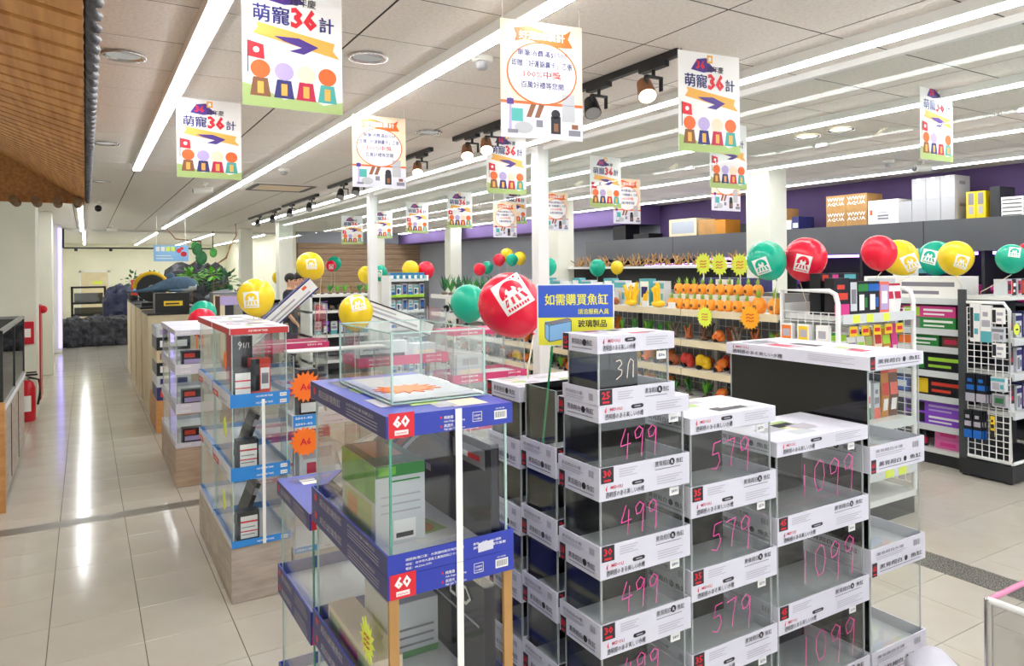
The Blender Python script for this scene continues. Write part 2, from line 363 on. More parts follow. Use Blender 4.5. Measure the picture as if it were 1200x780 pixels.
# ================================================================== LIGHTING
def led(x, y0, y1, label):
    t = thing('led_strip_light', label, 'ceiling light', (x, y0, H), group=None)
    b = MB(); b.box(-.040, -.030, 0, y1 - y0, -.048, 0, 'white_metal'); b.box(.030, .040, 0, y1 - y0, -.048, 0, 'white_metal'); b.box(-.030, .030, 0, y1 - y0, -.03, 0, 'white_metal'); b.build('housing', t)
    MB().box(-.0295, .0295, .005, y1 - y0 - .005, -.057, -.030, 'led_glow').build('tube', t)
led(.435, -2.5, 7.78, 'long white LED strip left of the tall pet banners, nearest the wooden awning')
led(1.52, -2.5, 17.9, 'longest white LED strip running from centre top towards the rock pond')
led(1.56, 20.2, 29, 'short white LED strip in line beyond the ceiling step, above the hanging blue board')
led(3.03, -2.5, 15.6, 'white LED strip just in front of the glass smoke curtain')
led(4.43, -2.5, 13.5, 'white LED strip seen through the glass smoke curtain')
led(5.95, -2.5, 18.5, 'white LED strip passing in front of the white pillar at right')  # far stretch added to brighten the plank wall
led(7.45, -2.5, 18.5, 'white LED strip right under the purple wall at right')  # lengthened at the far end too, extra light for the plank wall
led(-.06, 12.3, 19.6, 'short white LED strip beside the far left pillars')
led(-.02, 20.3, 29, 'white LED strip past the ceiling step above the rock pond')

led(2.9, 20.3, 29, 'white LED strip farthest back, above the rockery plants')
led(4.2, 20.3, 29, 'white LED strip at the far back, right of the rockery plants')
def downlight(px, py, label, on=False):
    q = at(px, py, Z=H); t = thing('downlight', label, 'downlight', (q.x, q.y, H))
    MB().lathe([(.095, -.004), (.1, -.012), (.085, -.012), (.075, -.004)], 'chrome', 20).build('rim', t)
    MB().lathe([(.075, -.004), (.06, -.002), (1e-6, -.002)], 'lamp_glow' if on else 'downlight_glow', 16).build('lamp', t)
downlight(145, 64, 'round chrome downlight between the awning and first LED strip')
downlight(431, 66, 'round chrome downlight right of the large pet banner')
downlight(124, 167, 'round downlight beside the awning tip, second in its row')
downlight(118, 212, 'round downlight just beyond the awning tip, farthest in its row')
downlight(503, 154, 'small dark downlight right of the cream lucky banner')
downlight(985, 151, 'warm round downlight seen through the glass curtain, right one', True)
downlight(946, 159, 'warm round downlight seen through the glass curtain, left one', True)
def detector(px, py, label, r=.055):
    q = at(px, py, Z=H); t = thing('smoke_detector', label, 'smoke detector', (q.x, q.y, H))
    MB().lathe([(r, 0), (r, -.018), (r * .75, -.026)], 'white_paint', 18).build('base', t)
    MB().lathe([(r * .6, -.026), (r * .6, -.045), (r * .45, -.06), (1e-6, -.06)], 'card_grey', 14).build('sensor', t)
detector(565, 67, 'white smoke detector just left of the large cream banner')
detector(333, 198, 'small white smoke detector above the ceiling air vent')
detector(1041, 188, 'small pale smoke detector behind the glass left of hazy banner')
def cctv(px, py, label, dark=False, z=H):
    q = at(px, py, Z=z); t = thing('security_camera', label, 'security camera', (q.x, q.y, z))
    MB().lathe([(.04, 0), (.04, -.015), (.012, -.02), (.012, -.06)], 'white_paint', 12).build('bracket', t)
    if dark: MB().ball((0, 0, -.1), .05, 'black_gloss', 12, 8).build('dome', t)
    else:
        b = MB(); b.tube([(-.12, .02, -.1), (.08, -.02, -.085)], .038, 'white_paint', 10); b.build('body', t)
        MB().tube([(-.128, .0216, -.1006), (-.12, .02, -.1)], .025, 'black_gloss', 10).build('lens', t)
cctv(240, 214, 'white bullet security camera under the second LED strip')
cctv(115, 236, 'dark dome security camera on a short stem past the awning', True)
cctv(132, 264, 'white security camera near the far ceiling step')
q = at(1082, 193, Z=2.5)
cctv(1082, 186, 'white security camera above the tall stack of grey cartons')
# ceiling cassette air vent
t = thing('air_vent', 'square cassette air conditioner vent recessed between two LED strips', 'air vent', (1.67, 8.6, H))
MB().box(0, .8, 0, .8, -.02, 0, 'ceiling_panel').build('frame', t)
for a in (((.05, .75, .04, .1)), (.05, .75, .7, .76), (.04, .1, .12, .68), (.7, .76, .12, .68)): MB().box(a[0], a[1], a[2], a[3], -.024, -.018, 'black').build('slot', t)
MB().box(.15, .65, .15, .65, -.022, -.018, 'peach_print').build('grille', t)
# track spotlights
def track(y0, y1, x, spots, label, lit=(), ):
    t = thing('track_light', label, 'track light', (x, y0, H))
    MB().box(-.018, .018, 0, y1 - y0, -.035, 0, 'black').build('track', t)
    for i, y in enumerate(spots):
        yy = y - y0
        s = MB(); s.box(-.02, .02, yy - .09, yy + .09, -.06, -.035, 'black'); s.tube([(0, yy, -.06), (0, yy, -.10)], .01, 'black', 8)
        s.box(-.052, -.046, yy - .012, yy + .012, -.16, -.09, 'black'); s.box(.046, .052, yy - .012, yy + .012, -.16, -.09, 'black'); s.box(-.052, .052, yy - .012, yy + .012, -.1, -.09, 'black')
        so = s.build('yoke', t)
        on = i in lit
        a = Vector((-.02, yy + .05, -.115)); d = Vector((-.25, -.55, -.8)).normalized()
        h = MB(); h.tube([a, a + d * .06, a + d * .1], [.036, .043, .047], 'tan_print' if on else 'black', 14); h.build('spot_head', t)  # lit heads are tan, the lamp's warm glow put into their colour
        MB().tube([a + d * .1005, a + d * .103], .042, 'lamp_glow' if on else 'grey_metal', 14).build('lens', t)
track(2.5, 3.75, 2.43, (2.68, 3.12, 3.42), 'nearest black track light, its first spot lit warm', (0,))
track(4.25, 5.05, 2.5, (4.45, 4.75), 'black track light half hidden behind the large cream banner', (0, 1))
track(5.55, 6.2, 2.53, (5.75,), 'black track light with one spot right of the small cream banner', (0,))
track(7.3, 8.7, 2.58, (7.55, 8.1), 'black track light with two spots left of the small cream banner')
track(9.6, 11.6, 2.7, (9.9, 11.0), 'black track light with two spots right of the air vent')
track(12.0, 14.6, 2.75, (12.4, 13.6), 'farthest black track light near the far pillars')

# ================================================================== WOODEN AWNING, top left
aw = thing('wooden_awning', 'brown slatted wooden awning with dark rope edging at top left', 'awning', (0, 0, 0))
AY1 = 5.9
def awz(y, x): return 2.2 + (.2 + .45 * max(0, min(1, (y - 2) / 3.9))) * (-x)
y = .9
while y < AY1 - .01:
    y2 = min(y + .125, AY1); b = MB(); XE = -.72
    for (u, v, dz) in ((y, y + .095, 0), (y + .095, y2, .012)):
        b.add([(0, u, 2.2 + dz), (0, v, 2.2 + dz), (XE, v, awz(v, XE) + dz), (XE, u, awz(u, XE) + dz), (0, u, 2.23 + dz), (0, v, 2.23 + dz), (XE, v, awz(v, XE) + .03 + dz), (XE, u, awz(u, XE) + .03 + dz)],
              [(0, 3, 2, 1), (4, 5, 6, 7), (0, 1, 5, 4), (1, 2, 6, 5), (2, 3, 7, 6), (3, 0, 4, 7)], 'roof_wood' if dz == 0 else 'roof_wood_dark')
    b.build('slat', aw); y += .125
rp = MB()
for ph in (0, PI):
    pts = []; n = 420
    for i in range(n + 1):
        yy = .9 + (AY1 + .03 - .9) * i / n; a = ph + yy * 38
        pts.append((.018 + .008 * math.cos(a), yy, 2.215 + .012 * math.sin(a)))
    rp.tube(pts, .010, 'roof_rope', 6)
rp.build('rope_edging', aw)
g = MB(); g.add([(0, AY1, 2.19), (0, AY1, 2.23), (-.72, AY1, awz(AY1, -.72)), (-.72, AY1, 2.19), (0, AY1 + .03, 2.19), (0, AY1 + .03, 2.23), (-.72, AY1 + .03, awz(AY1, -.72)), (-.72, AY1 + .03, 2.19)],
    [(0, 1, 2, 3), (7, 6, 5, 4), (0, 3, 7, 4), (0, 4, 5, 1), (1, 5, 6, 2)], 'roof_wood'); g.build('gable_board', aw)
for xx in (-.04, -.16, -.28, -.40, -.52): MB().tube([(xx, AY1 - .25, 2.185), (xx, AY1 + .04, 2.185)], .028, 'bark', 10).build('pole', aw)
MB().box(-1.2, -.70, .9, AY1 + .03, 2.45, 2.52, 'roof_wood_dark').build('ledger_board', aw)

# ================================================================== LEFT TANK CABINET, safety gear
t = thing('aquarium_cabinet', 'large dark framed aquarium on grey wood cabinet at left edge', 'aquarium', (-.52, 6.28, 0))
MB().box(-.6, 0, 0, 2.1, .04, .70, 'grey_wood').build('cabinet', t)
MB().box(-.56, -.03, .03, 2.07, 0, .04, 'dark_grey').build('plinth', t)
for yy in (.7, 1.4): MB().box(-.002, .004, yy - .008, yy + .008, .08, .66, 'black').build('door_gap', t)
MB().box(-.6, .012, 0, 2.1, .70, .735, 'silver_tray').build('worktop', t)
g = MB(); g.box(-.008, 0, .01, 2.09, .75, 1.27, 'tinted_tank'); g.build('front_pane', t)
MB().box(-.59, -.01, .01, .02, .75, 1.27, 'tinted_tank').build('side_pane', t)
MB().box(-.59, -.01, 2.08, 2.09, .75, 1.27, 'tinted_tank').build('side_pane', t)
MB().box(-.59, -.58, .02, 2.08, .75, 1.27, 'black_pane').build('back_pane', t)
f = MB()
for zz in ((.735, .755), (1.265, 1.29)):
    f.box(-.03, .006, 0, 2.1, zz[0], zz[1], 'grey_metal'); f.box(-.6, -.57, 0, 2.1, zz[0], zz[1], 'grey_metal'); f.box(-.6, 0, 0, .03, zz[0], zz[1], 'grey_metal'); f.box(-.6, 0, 2.07, 2.1, zz[0], zz[1], 'grey_metal')
for yy in (0, 1.02, 2.085): f.box(-.014, .007, yy, yy + .015, .735, 1.29, 'black')
f.build('frame', t)
MB().box(-.55, -.05, .05, 2.05, .755, .80, 'stone_ornament').build('gravel', t)
MB().box(-.6, .03, 6.21, 6.27, 0, .78, 'orange_wood').build('wood_panel', None, (-.53, 0, 0))
tag(bpy.data.objects['wood_panel'], 'upright orange wood panel at the near end of the dark aquarium cabinet', 'panel')
t = thing('fire_extinguisher', 'red fire extinguisher standing at the foot of first left pillar', 'extinguisher', (-.585, 9.95, 0))
MB().lathe([(.075, 0), (.08, .02), (.08, .38), (.06, .44), (.03, .47)], 'extinguisher_red', 16).build('cylinder', t)
MB().lathe([(.022, .47), (.022, .52)], 'chrome', 10).build('valve', t)
v = MB(); v.box(-.02, .1, -.012, .012, .52, .54, 'black'); v.box(-.01, .09, -.01, .01, .55, .565, 'black'); v.build('lever', t)
MB().tube([(.02, 0, .5), (.11, 0, .47), (.12, 0, .3), (.1, 0, .18)], .012, 'rubber', 8).build('hose', t)
MB().rect(-.04, .12, .04, .3, 'white_print').build('sticker', t, mat=basis((0, -.081, 0), *FRONT))
t = thing('alarm_box', 'small red alarm box fixed to the first left pillar', 'alarm box', (-.64, 10.05, .88))
MB().bevel_box(0, .12, -.05, 0, 0, .26, .006, 'extinguisher_red').build('case', t)
MB().rect(.03, .08, .09, .18, 'white_print').build('plate', t, mat=basis((0, -.051, 0), *FRONT))
t = thing('hose_cabinet', 'tall narrow red fire hose cabinet with alarm lamp behind first pillar', 'hose cabinet', (-.56, 10.8, 0))
MB().bevel_box(-.64, .07, 0, .4, .1, 1.3, .01, 'extinguisher_red').build('case', t)
MB().box(-.5, -.02, -.006, 0, .2, 1.1, 'crimson_print').build('door', t)
MB().ball((.09, .12, 1.24), .05, 'red_print', 10, 8).build('alarm_lamp', t)

# ================================================================== FAR END: rock pond, plants, boards
def rock(name, seed, sx, sy, sz, mat, loc, label=None, cat=None, flat=None, amp=.25):
    q = random.Random(seed); bm = bmesh.new(); bmesh.ops.create_icosphere(bm, subdivisions=4, radius=1)
    from mathutils import noise
    off = Vector((seed * 3.1, seed * 1.7, seed))
    for v in bm.verts:
        d = v.co.normalized(); k = 1 + amp * noise.noise(d * 1.6 + off) + amp * .6 * noise.noise(d * 4 + off) + amp * .25 * noise.noise(d * 9 + off)
        v.co = d * k; 
        sup = max(abs(d.x), abs(d.y), abs(d.z)); v.co *= (1 / sup) ** .55
        v.co = Vector((v.co.x * sx, v.co.y * sy, v.co.z * sz))
    zs = min(v.co.z for v in bm.verts)
    for v in bm.verts: v.co.z = max(v.co.z, -sz * .8) + sz * .8
    me = bpy.data.meshes.new(name); bm.to_mesh(me); bm.free(); me.materials.append(MATS[mat])
    o = put(name, me, None, loc); 
    if label: tag(o, label, cat)
    return o
po = thing('rock_pond', 'low dark rock fish pond wall at the end of the left aisle', 'rock pond', (.17, 19.7, 0))
for i in range(4):
    r = rock('boulder', 11 + i, .26, .3, .36, 'rock_dark', (-.48 + i * .33, -.35 + .05 * (i % 2), 0)); r.parent = po
for i in range(4):
    r = rock('boulder', 21 + i, .28, .3, .3, 'rock_dark', (-.45 + i * .33, .2, 0)); r.parent = po
for i in range(3):
    r = rock('boulder', 31 + i, .34, .36, .34, 'rock_dark', (-.4 + i * .42, .75, 0)); r.parent = po
q = at(139, 400, Y=21.2); rock('blue_boulder', 41, .42, .4, .75, 'rock_blue', (q.x + .1, 21.3, 0), 'rounded blue black boulder behind the right end of rock pond', 'boulder')
t = thing('aquarium_rack', 'tall black aquarium rack standing behind the rock pond', 'aquarium rack', (at(83, 350, Y=24).x, 24, 0))
for xx in (0, .82): MB().box(xx, xx + .06, 0, .06, 0, 1.3, 'black').build('post', t)
for zz in (.45, .8, 1.26): MB().box(0, .88, 0, .5, zz, zz + .05, 'black').build('shelf', t)
MB().box(.08, .8, .05, .45, .85, 1.12, 'tinted_tank').build('glass_tank', t); MB().box(.08, .8, .05, .45, .5, .7, 'tinted_tank').build('glass_tank', t)
# dark rail across the aisle end
t = thing('ceiling_rail', 'thin black rail with small lamps crossing the far aisle end', 'rail', (-.43, 19.3, 2.28))
MB().tube([(0, 0, 0), (3.2, 0, 0)], .018, 'black', 8).build('pipe', t)
for xx in (.25, .95, 1.9): MB().tube([(xx, -.01, -.07), (xx, 0, 0)], .035, 'black', 8).build('spot_head', t)
MB().box(-.02, .02, -.02, .02, 0, .44, 'black').build('hanger', t); MB().box(3.18, 3.2, -.02, .02, 0, .44, 'black').build('hanger', t)
# ================================================================== FISH TANKS IN STACKS
PRINT = {}
def cached(key, fn):
    if key not in PRINT:
        b = MB(); fn(b); PRINT[key] = b.mesh('lettering')
    return PRINT[key]
DIG = {'0': [[(.5, 1), (.1, .8), (.05, .4), (.3, .05), (.7, .1), (.9, .5), (.8, .9), (.5, 1)]],
       '1': [[(.5, 1), (.48, 0)]], '3': [[(.1, .95), (.6, 1), (.8, .8), (.3, .55), (.8, .45), (.7, .2), (.1, 0)]],
       '4': [[(.5, 1), (.1, .45), (.05, .3), (1, .38)], [(.75, .8), (.62, -.25)]],
       '5': [[(.95, 1), (.35, .95), (.2, .55), (.7, .6), (.85, .3), (.5, .02), (.05, .1)]],
       '7': [[(.05, .9), (.9, 1), (.6, .4), (.5, 0)]],
       '9': [[(.85, .85), (.5, 1), (.1, .8), (.2, .5), (.6, .55), (.88, .9), (.8, .4), (.7, -.25)]],
       'n': [[(.1, 0), (.25, .7), (.5, 1), (.85, .85), (.8, 0)]]}
def hand(b, s, x, y, h, mat, wd=.0026):
    for i, ch in enumerate(s):
        for st in DIG[ch]: b.stroke([(x + (i * .92 + p[0] * .72) * h * .8, y + p[1] * h + .03 * h * (i % 2)) for p in st], wd, mat, .0008)
    return b
def p_lid_long(w, h):
    def fn(b):
        L = min(.62, .19 / w)
        b.poly([(w * .05, h * .62), (w * .05 + h * .12, h * .9), (w * .05 + h * .1, h * .5)], 'red_print')
        b.text('MIDOLI', w * .05 + h * .36, h * .62, h * .19, 'crimson_print', .01, wmax=.040 if w < .5 else .065)
        b.text('透明感のある美しい水槽', w * .05, h * .15, h * .33, 'ink', .006, wmax=min(w * .42, .15 if w < .5 else .24))
        if w < .5:
            b.prism([(w * .36 + (h * .16 if c > 1.5 or c < -1.5 else h * .16) * math.cos(a) + (w * .09 if math.cos(a) > 0 else 0), h * .72 + h * .12 * math.sin(a)) for a in [2 * PI * k / 16 for k in range(16)] for c in (0,)], 0, .0005, 'ink')
            b.rect(w * .37, h * .69, w * .44, h * .75, 'soft_ink', .0012)
        b.lines(w * .62, h * .74, w * .3, 4, h * .14, h * .045, 'soft_ink')
    return cached(('lidL', round(w, 3)), fn)
def p_tray_front(w, h, num):
    def fn(b):
        b.rect(.001, 0, h * 1.05, h, 'ink'); b.text(num, h * .52, h * .36, h * .5, 'red_print', .03, wmax=h * .68, center=True); b.rect(h * .24, h * .1, h * .8, h * .24, 'red_print', .001)
        b.lines(h * 1.5, h * .7, w * .2, 4, h * .15, h * .05, 'soft_ink')
        b.text('黑背超白', w * .6, h * .42, h * .36, 'ink', .004, wmax=w * .17); b.disc(w * .80, h * .6, h * .24, h * .24, 'ink'); b.text('R', w * .80, h * .48, h * .24, 'card_white', .02, center=True, z=.0015); b.text('魚缸', w * .845, h * .42, h * .36, 'ink', .004, wmax=w * .085)
        b.rect(w * .60, h * .2, w * .9, h * .25, 'grey_ink')
    return cached(('trayF', round(w, 3), num), fn)
def p_lid_side(w, h, num):
    def fn(b):
        b.rect(0.001, 0, h * .62, h, 'ink'); b.text(num, h * .31, h * .36, h * .46, 'red_print', .03, wmax=h * .44, center=True); b.rect(h * .12, h * .12, h * .5, h * .22, 'red_print', .001)
        x = h * .95; W = w - h * 1.25
        b.text('黑背超白', x, h * .42, h * .34, 'ink', .004, wmax=W * .5); b.disc(x + W * .6, h * .58, h * .2, h * .2, 'ink'); b.text('魚缸', x + W * .71, h * .42, h * .34, 'ink', .004, wmax=W * .27)
        b.rect(x, h * .22, x + W * .95, h * .27, 'grey_ink')
    return cached(('lidS', round(w, 3), num), fn)
def p_tray_side(w, h):
    def fn(b):
        b.text('黑背超白水槽', w * .08, h * .46, h * .24, 'grey_ink', .004, wmax=w * .5); b.lines(w * .08, h * .3, w * .55, 2, h * .14, h * .05, 'soft_ink')
        for i in range(9): b.rect(w * .78 + i * w * .014, h * .25, w * .78 + i * w * .014 + w * (.004 + .005 * (i % 3 == 0)), h * .7, 'grey_ink')
    return cached(('trayS', round(w, 3)), fn)
def p_mag(w, d, seed):
    def fn(b):
        q = random.Random(seed)
        for i in range(9):
            x, y = q.uniform(.02, .7) * w, q.uniform(.02, .75) * d; ww, dd_ = q.uniform(.1, .3) * w, q.uniform(.08, .22) * d
            b.rect(x, y, x + ww, y + dd_, q.choice(['pale_cloth', 'soft_ink', 'peach_print', 'green_print', 'crimson_print', 'grey_ink', 'white_print', 'ink']), .0004 + i * .0001)
        b.lines(w * .08, d * .9, w * .5, 3, d * .05, d * .02, 'grey_ink', .0016)
    return cached(('mag', round(w, 3), round(d, 3), seed), fn)

def cap_shell(w, d, h, t, mat, over=.004, floor_mat=None, up=False):
    b = MB(); o = over
    b.box(-o, w + o, -o, -o + t, 0, h, mat); b.box(-o, w + o, d + o - t, d + o, 0, h, mat)
    b.box(-o, -o + t, -o + t, d + o - t, 0, h, mat); b.box(w + o - t, w + o, -o + t, d + o - t, 0, h, mat)
    if up: b.box(-o + t, w + o - t, -o + t, d + o - t, 0, .006, floor_mat or mat)
    else: b.box(-o + t, w + o - t, -o + t, d + o - t, h - t, h, mat)
    return b
SH = {}
def edge_strips(t, w, d, z0, z1, i, mat, s=.0045, front=None):
    me = shared(('edge', round(z1 - z0, 4), s, mat), lambda: MB().box(-s / 2, s / 2, -s / 2, s / 2, 0, z1 - z0, mat).mesh('edge_strip'))
    mf = shared(('edge', round(z1 - z0, 4), s, front), lambda: MB().box(-s / 2, s / 2, -s / 2, s / 2, 0, z1 - z0, front).mesh('edge_strip')) if front else me
    for k, (x, y) in enumerate(((i, i), (w - i, i), (i, d - i), (w - i, d - i))): put('edge_strip', mf if k == 0 else me, t, (x, y, z0))
def shared(key, fn):
    if key not in SH: SH[key] = fn()
    return SH[key]
def tank(label, cat, loc, w, d, h, lid=.045, tray=.04, num='30', black='back', group=None, front='short', hand_s=None, top=None, name='glass_tank', tagpos=True, has_lid=True, gl='glass', hand_side='front', pen='pinkpen'):
    t = thing(name, label, cat, loc, 0, group)
    K = (round(w, 3), round(d, 3), round(h, 3))
    put('tray', shared(('tray', K), lambda: cap_shell(w, d, tray, .004, 'card_white', floor_mat='silver_tray', up=True).mesh('tray')), t)
    tr = t.children[0] if t.children else None
    tr = bpy.data.objects[-1] if tr is None else tr
    i = .008; g = .005; z0, z1 = .0065, h - .005
    pn = {'front': (i, w - i, i, i + g), 'back': (i, w - i, d - i - g, d - i), 'left': (i, i + g, i + g, d - i - g), 'right': (w - i - g, w - i, i + g, d - i - g)}
    for k, (a, b_, c, e) in pn.items():
        m = 'black_pane' if k == black else gl
        put('black_pane' if k == black else 'glass_pane', shared(('pane', K, k, m), lambda: MB().box(a, b_, c, e, z0, z1, m, top='glass_edge' if m != 'black_pane' else None).mesh('pane')), t)
    put('glass_base', shared(('base', K), lambda: MB().box(i + g, w - i - g, i + g, d - i - g, z0, z0 + g, gl).mesh('base')), t)
    edge_strips(t, w, d, z0, z1, i + .001, 'edge_pale')
    if has_lid:
        ld = put('lid', shared(('lid', K), lambda: cap_shell(w, d, lid, .004, 'card_white').mesh('lid')), t, (0, 0, h - lid))
        if front == 'short':      # long printed face towards the aisle front
            put('lettering', p_lid_long(w, lid), ld, mat=basis((0, -.0045, 0), *FRONT)); put('lettering', p_lid_side(d, lid, num), ld, mat=basis((-.0045, d, 0), *LEFT))
        else:
            put('lettering', p_lid_long(d, lid), ld, mat=basis((-.0045, d, 0), *LEFT)); put('lettering', p_lid_side(w, lid, num), ld, mat=basis((0, -.0045, 0), *FRONT))
        if top is not None: put('cover_print', p_mag(w, d, top), ld, (0, 0, lid))
    if front == 'short':
        put('lettering', p_tray_front(w, tray, num), tr, mat=basis((0, -.0045, 0), *FRONT)); put('lettering', p_tray_side(d, tray), tr, mat=basis((-.0045, d, 0), *LEFT))
    else:
        put('lettering', p_tray_front(d, tray, num), tr, mat=basis((-.0045, d, 0), *LEFT)); put('lettering', p_tray_side(w, tray), tr, mat=basis((0, -.0045, 0), *FRONT))
    if tagpos:
        x = w * .80; zz = h - lid - .028
        b = MB(); b.box(x, x + .034, i - .002, i - .0005, zz, zz + .022, 'white_print'); b.rect(x + .005, 0, x + .029, .004, 'blue_pack') if False else None
        pt = b.build('price_tag', t); n = MB(); n.text('$' + (hand_s or '999'), 0, 0, .009, 'navy_print', .01, wmax=.022); n.build('lettering', pt, mat=basis((x + .006, i - .0022, zz + .006), *FRONT))
    if hand_s:
        b = MB(); hh = (h - lid - tray) * .55
        hand(b, hand_s, 0, 0, hh, pen); b.build('price_writing', t, mat=basis((w * .24, i - .001, tray + (h - lid - tray) * .22), *FRONT))
    return t
def plinth(label, loc, w, d, h, mat='pale_wood'):
    o = MB().bevel_box(0, w, 0, d, 0, h, .003, mat).build('plinth', None, loc); return tag(o, label, 'plinth')
Y0 = 1.45
# front column: 30 cm tanks with a small 25 cm one on top
plinth('low white base under the column of narrow tanks', (1.12, Y0, 0), .305, .175, .15, 'white_paint')
for k in range(6):
    tank('narrow black backed tank with white lid, %s in the front column marked 30' % LEV[5 - k], 'fish tank', (1.12, Y0, .15 + .2 * k), .305, .175, .2, hand_s='499', num='30', group='stacked fish tanks')
tank('smallest boxed tank marked 25, alone on top of the front column', 'fish tank', (1.118, Y0, 1.35), .255, .148, .176, num='25', hand_s='3n', top=3, pen='whitepen', group='stacked fish tanks')
# two columns behind it
plinth('low white base under the open topped tank column', (1.115, 1.64, 0), .305, .175, .163, 'white_paint')
for k in range(6):
    tank('dark backed tank, %s in the middle column behind the front%s' % (LEV[5 - k], ', lid missing' if k == 5 else ''), 'fish tank', (1.115, 1.64, .163 + .2 * k), .305, .175, .2, num='30', has_lid=k < 5, tagpos=False, group='stacked fish tanks')
plinth('low white base under the rear tank column', (1.115, 1.83, 0), .305, .19, .145, 'white_paint')
for k in range(6):
    tank('white capped tank, %s in the rearmost column of its row' % LEV[5 - k], 'fish tank', (1.115, 1.83, .145 + .2 * k), .305, .19, .2, num='30', tagpos=False, top=5 if k == 5 else None, group='stacked fish tanks')
# 35, 45 and 60 cm columns
plinth('low white base under the column of tanks marked 35', (1.437, Y0, 0), .345, .21, .12, 'white_paint')
for k in range(5):
    tank('black backed tank, %s in the column marked 35 with pink 579' % LEV[4 - k], 'fish tank', (1.437, Y0, .12 + .232 * k), .345, .21, .232, num='35', hand_s='579', top=8 if k == 4 else None, group='stacked fish tanks')
plinth('low white base under the wider column of tanks marked 45', (1.795, Y0, 0), .448, .255, .086, 'white_paint')
for k in range(4):
    tank('wider black backed tank, %s in the column marked 45 with pink 1099' % LEV[3 - k], 'fish tank', (1.795, Y0, .086 + .27 * k), .448, .255, .27, num='45', hand_s='1099', top=11 if k == 3 else None, group='stacked fish tanks')
for k in range(4):
    tank('large long tank, %s in the tall column marked 60 at right' % LEV[3 - k], 'fish tank', (2.262, Y0, .348 * k), .315, .615, .348, lid=.046, tray=.046, num='60', black='left', front='long', tagpos=False, top=14 if k == 3 else None, group='stacked fish tanks')

# ------------------------------------------------ blue boxed 60 cm tanks
def p_blue_front_lid(w, h):
    def fn(b):
        b.rect(0, 0, h * 1.25, h * 1.12, 'red_print'); b.text('60', h * .62, h * .45, h * .55, 'white_print', .035, wmax=h * .8, center=True); b.rect(h * .3, h * .12, h * .95, h * .34, 'white_print', .001); b.text('60x30x36', h * .35, h * .17, h * .1, 'red_print', .01, wmax=h * .52, z=.0018)
        b.rect(w * .40, h * .62, w * .415, h * .72, 'red_print'); b.text('精磨邊', w * .43, h * .58, h * .15, 'white_print', .01); b.text('Safe Edge Grinding', w * .43, h * .40, h * .12, 'white_print', .01, wmax=w * .17)
        b.rect(w * .40, h * .2, w * .415, h * .3, 'red_print'); b.text('高透光', w * .43, h * .2, h * .15, 'white_print', .01); b.text('High Light Transmittance', w * .43, h * .04, h * .12, 'white_print', .01, wmax=w * .17)
        x0, x1, y0, y1 = w * .665, w * .745, h * .28, h * .74; t = .0012
        for r in ((x0, y0, x1, y0 + t), (x0, y1 - t, x1, y1), (x0, y0, x0 + t, y1), (x1 - t, y0, x1, y1)): b.rect(*r, 'white_print')
        b.text('注意事項', (x0 + x1) / 2, h * .52, h * .1, 'white_print', .01, wmax=w * .06, center=True); b.text('小心輕放', (x0 + x1) / 2, h * .36, h * .1, 'white_print', .01, wmax=w * .06, center=True)
        b.rect(w * .85, h * .26, w * .96, h * .68, 'white_print')
        for i in range(14): b.rect(w * .86 + i * w * .0064, h * .34, w * .86 + i * w * .0064 + w * (.0018 + .0018 * (i % 3 == 1)), h * .62, 'ink', .001)
        b.text('AQUARIUM', w * .9, h * .74, h * .08, 'white_print', .01, center=True)
    return cached(('blF', w), fn)
def p_blue_front_tray(w, h):
    def fn(b):
        b.text('總經銷/進口商：水族器材股份有限公司', w * .12, h * .62, h * .13, 'white_print', .01, wmax=w * .46); b.text('地址：台中市大里區工業路四段三十六號', w * .12, h * .40, h * .13, 'white_print', .01, wmax=w * .44); b.text('電話：04-2366-3979', w * .12, h * .2, h * .13, 'white_print', .01, wmax=w * .2)
        b.text('產地：中國　小心輕放', w * .66, h * .62, h * .13, 'white_print', .01, wmax=w * .24); b.text('玻璃製品　請勿重壓', w * .66, h * .42, h * .13, 'white_print', .01, wmax=w * .28)
        b.poly([(w * .70, h * .22), (w * .83, h * .26), (w * .83, h * .72), (w * .70, h * .68)], 'card_white', .0016)
    return cached(('blT', w), fn)
def p_blue_side(w, h, k):
    def fn(b):
        b.disc(w * .07, h * .55, h * .22, h * .22, 'red_print'); b.text('超白玻璃魚缸', w * .14, h * .32, h * .44, 'soft_ink', .01, wmax=w * .33)
        b.text('AQUARIUM RIMLESS', w * .55, h * .62, h * .2, 'soft_ink', .01, wmax=w * .33)
        for i in range(3): b.rect(w * .55, h * (.48 - .15 * i), w * .92, h * (.52 - .15 * i), 'soft_ink')
    return cached(('blS', w, k), fn)
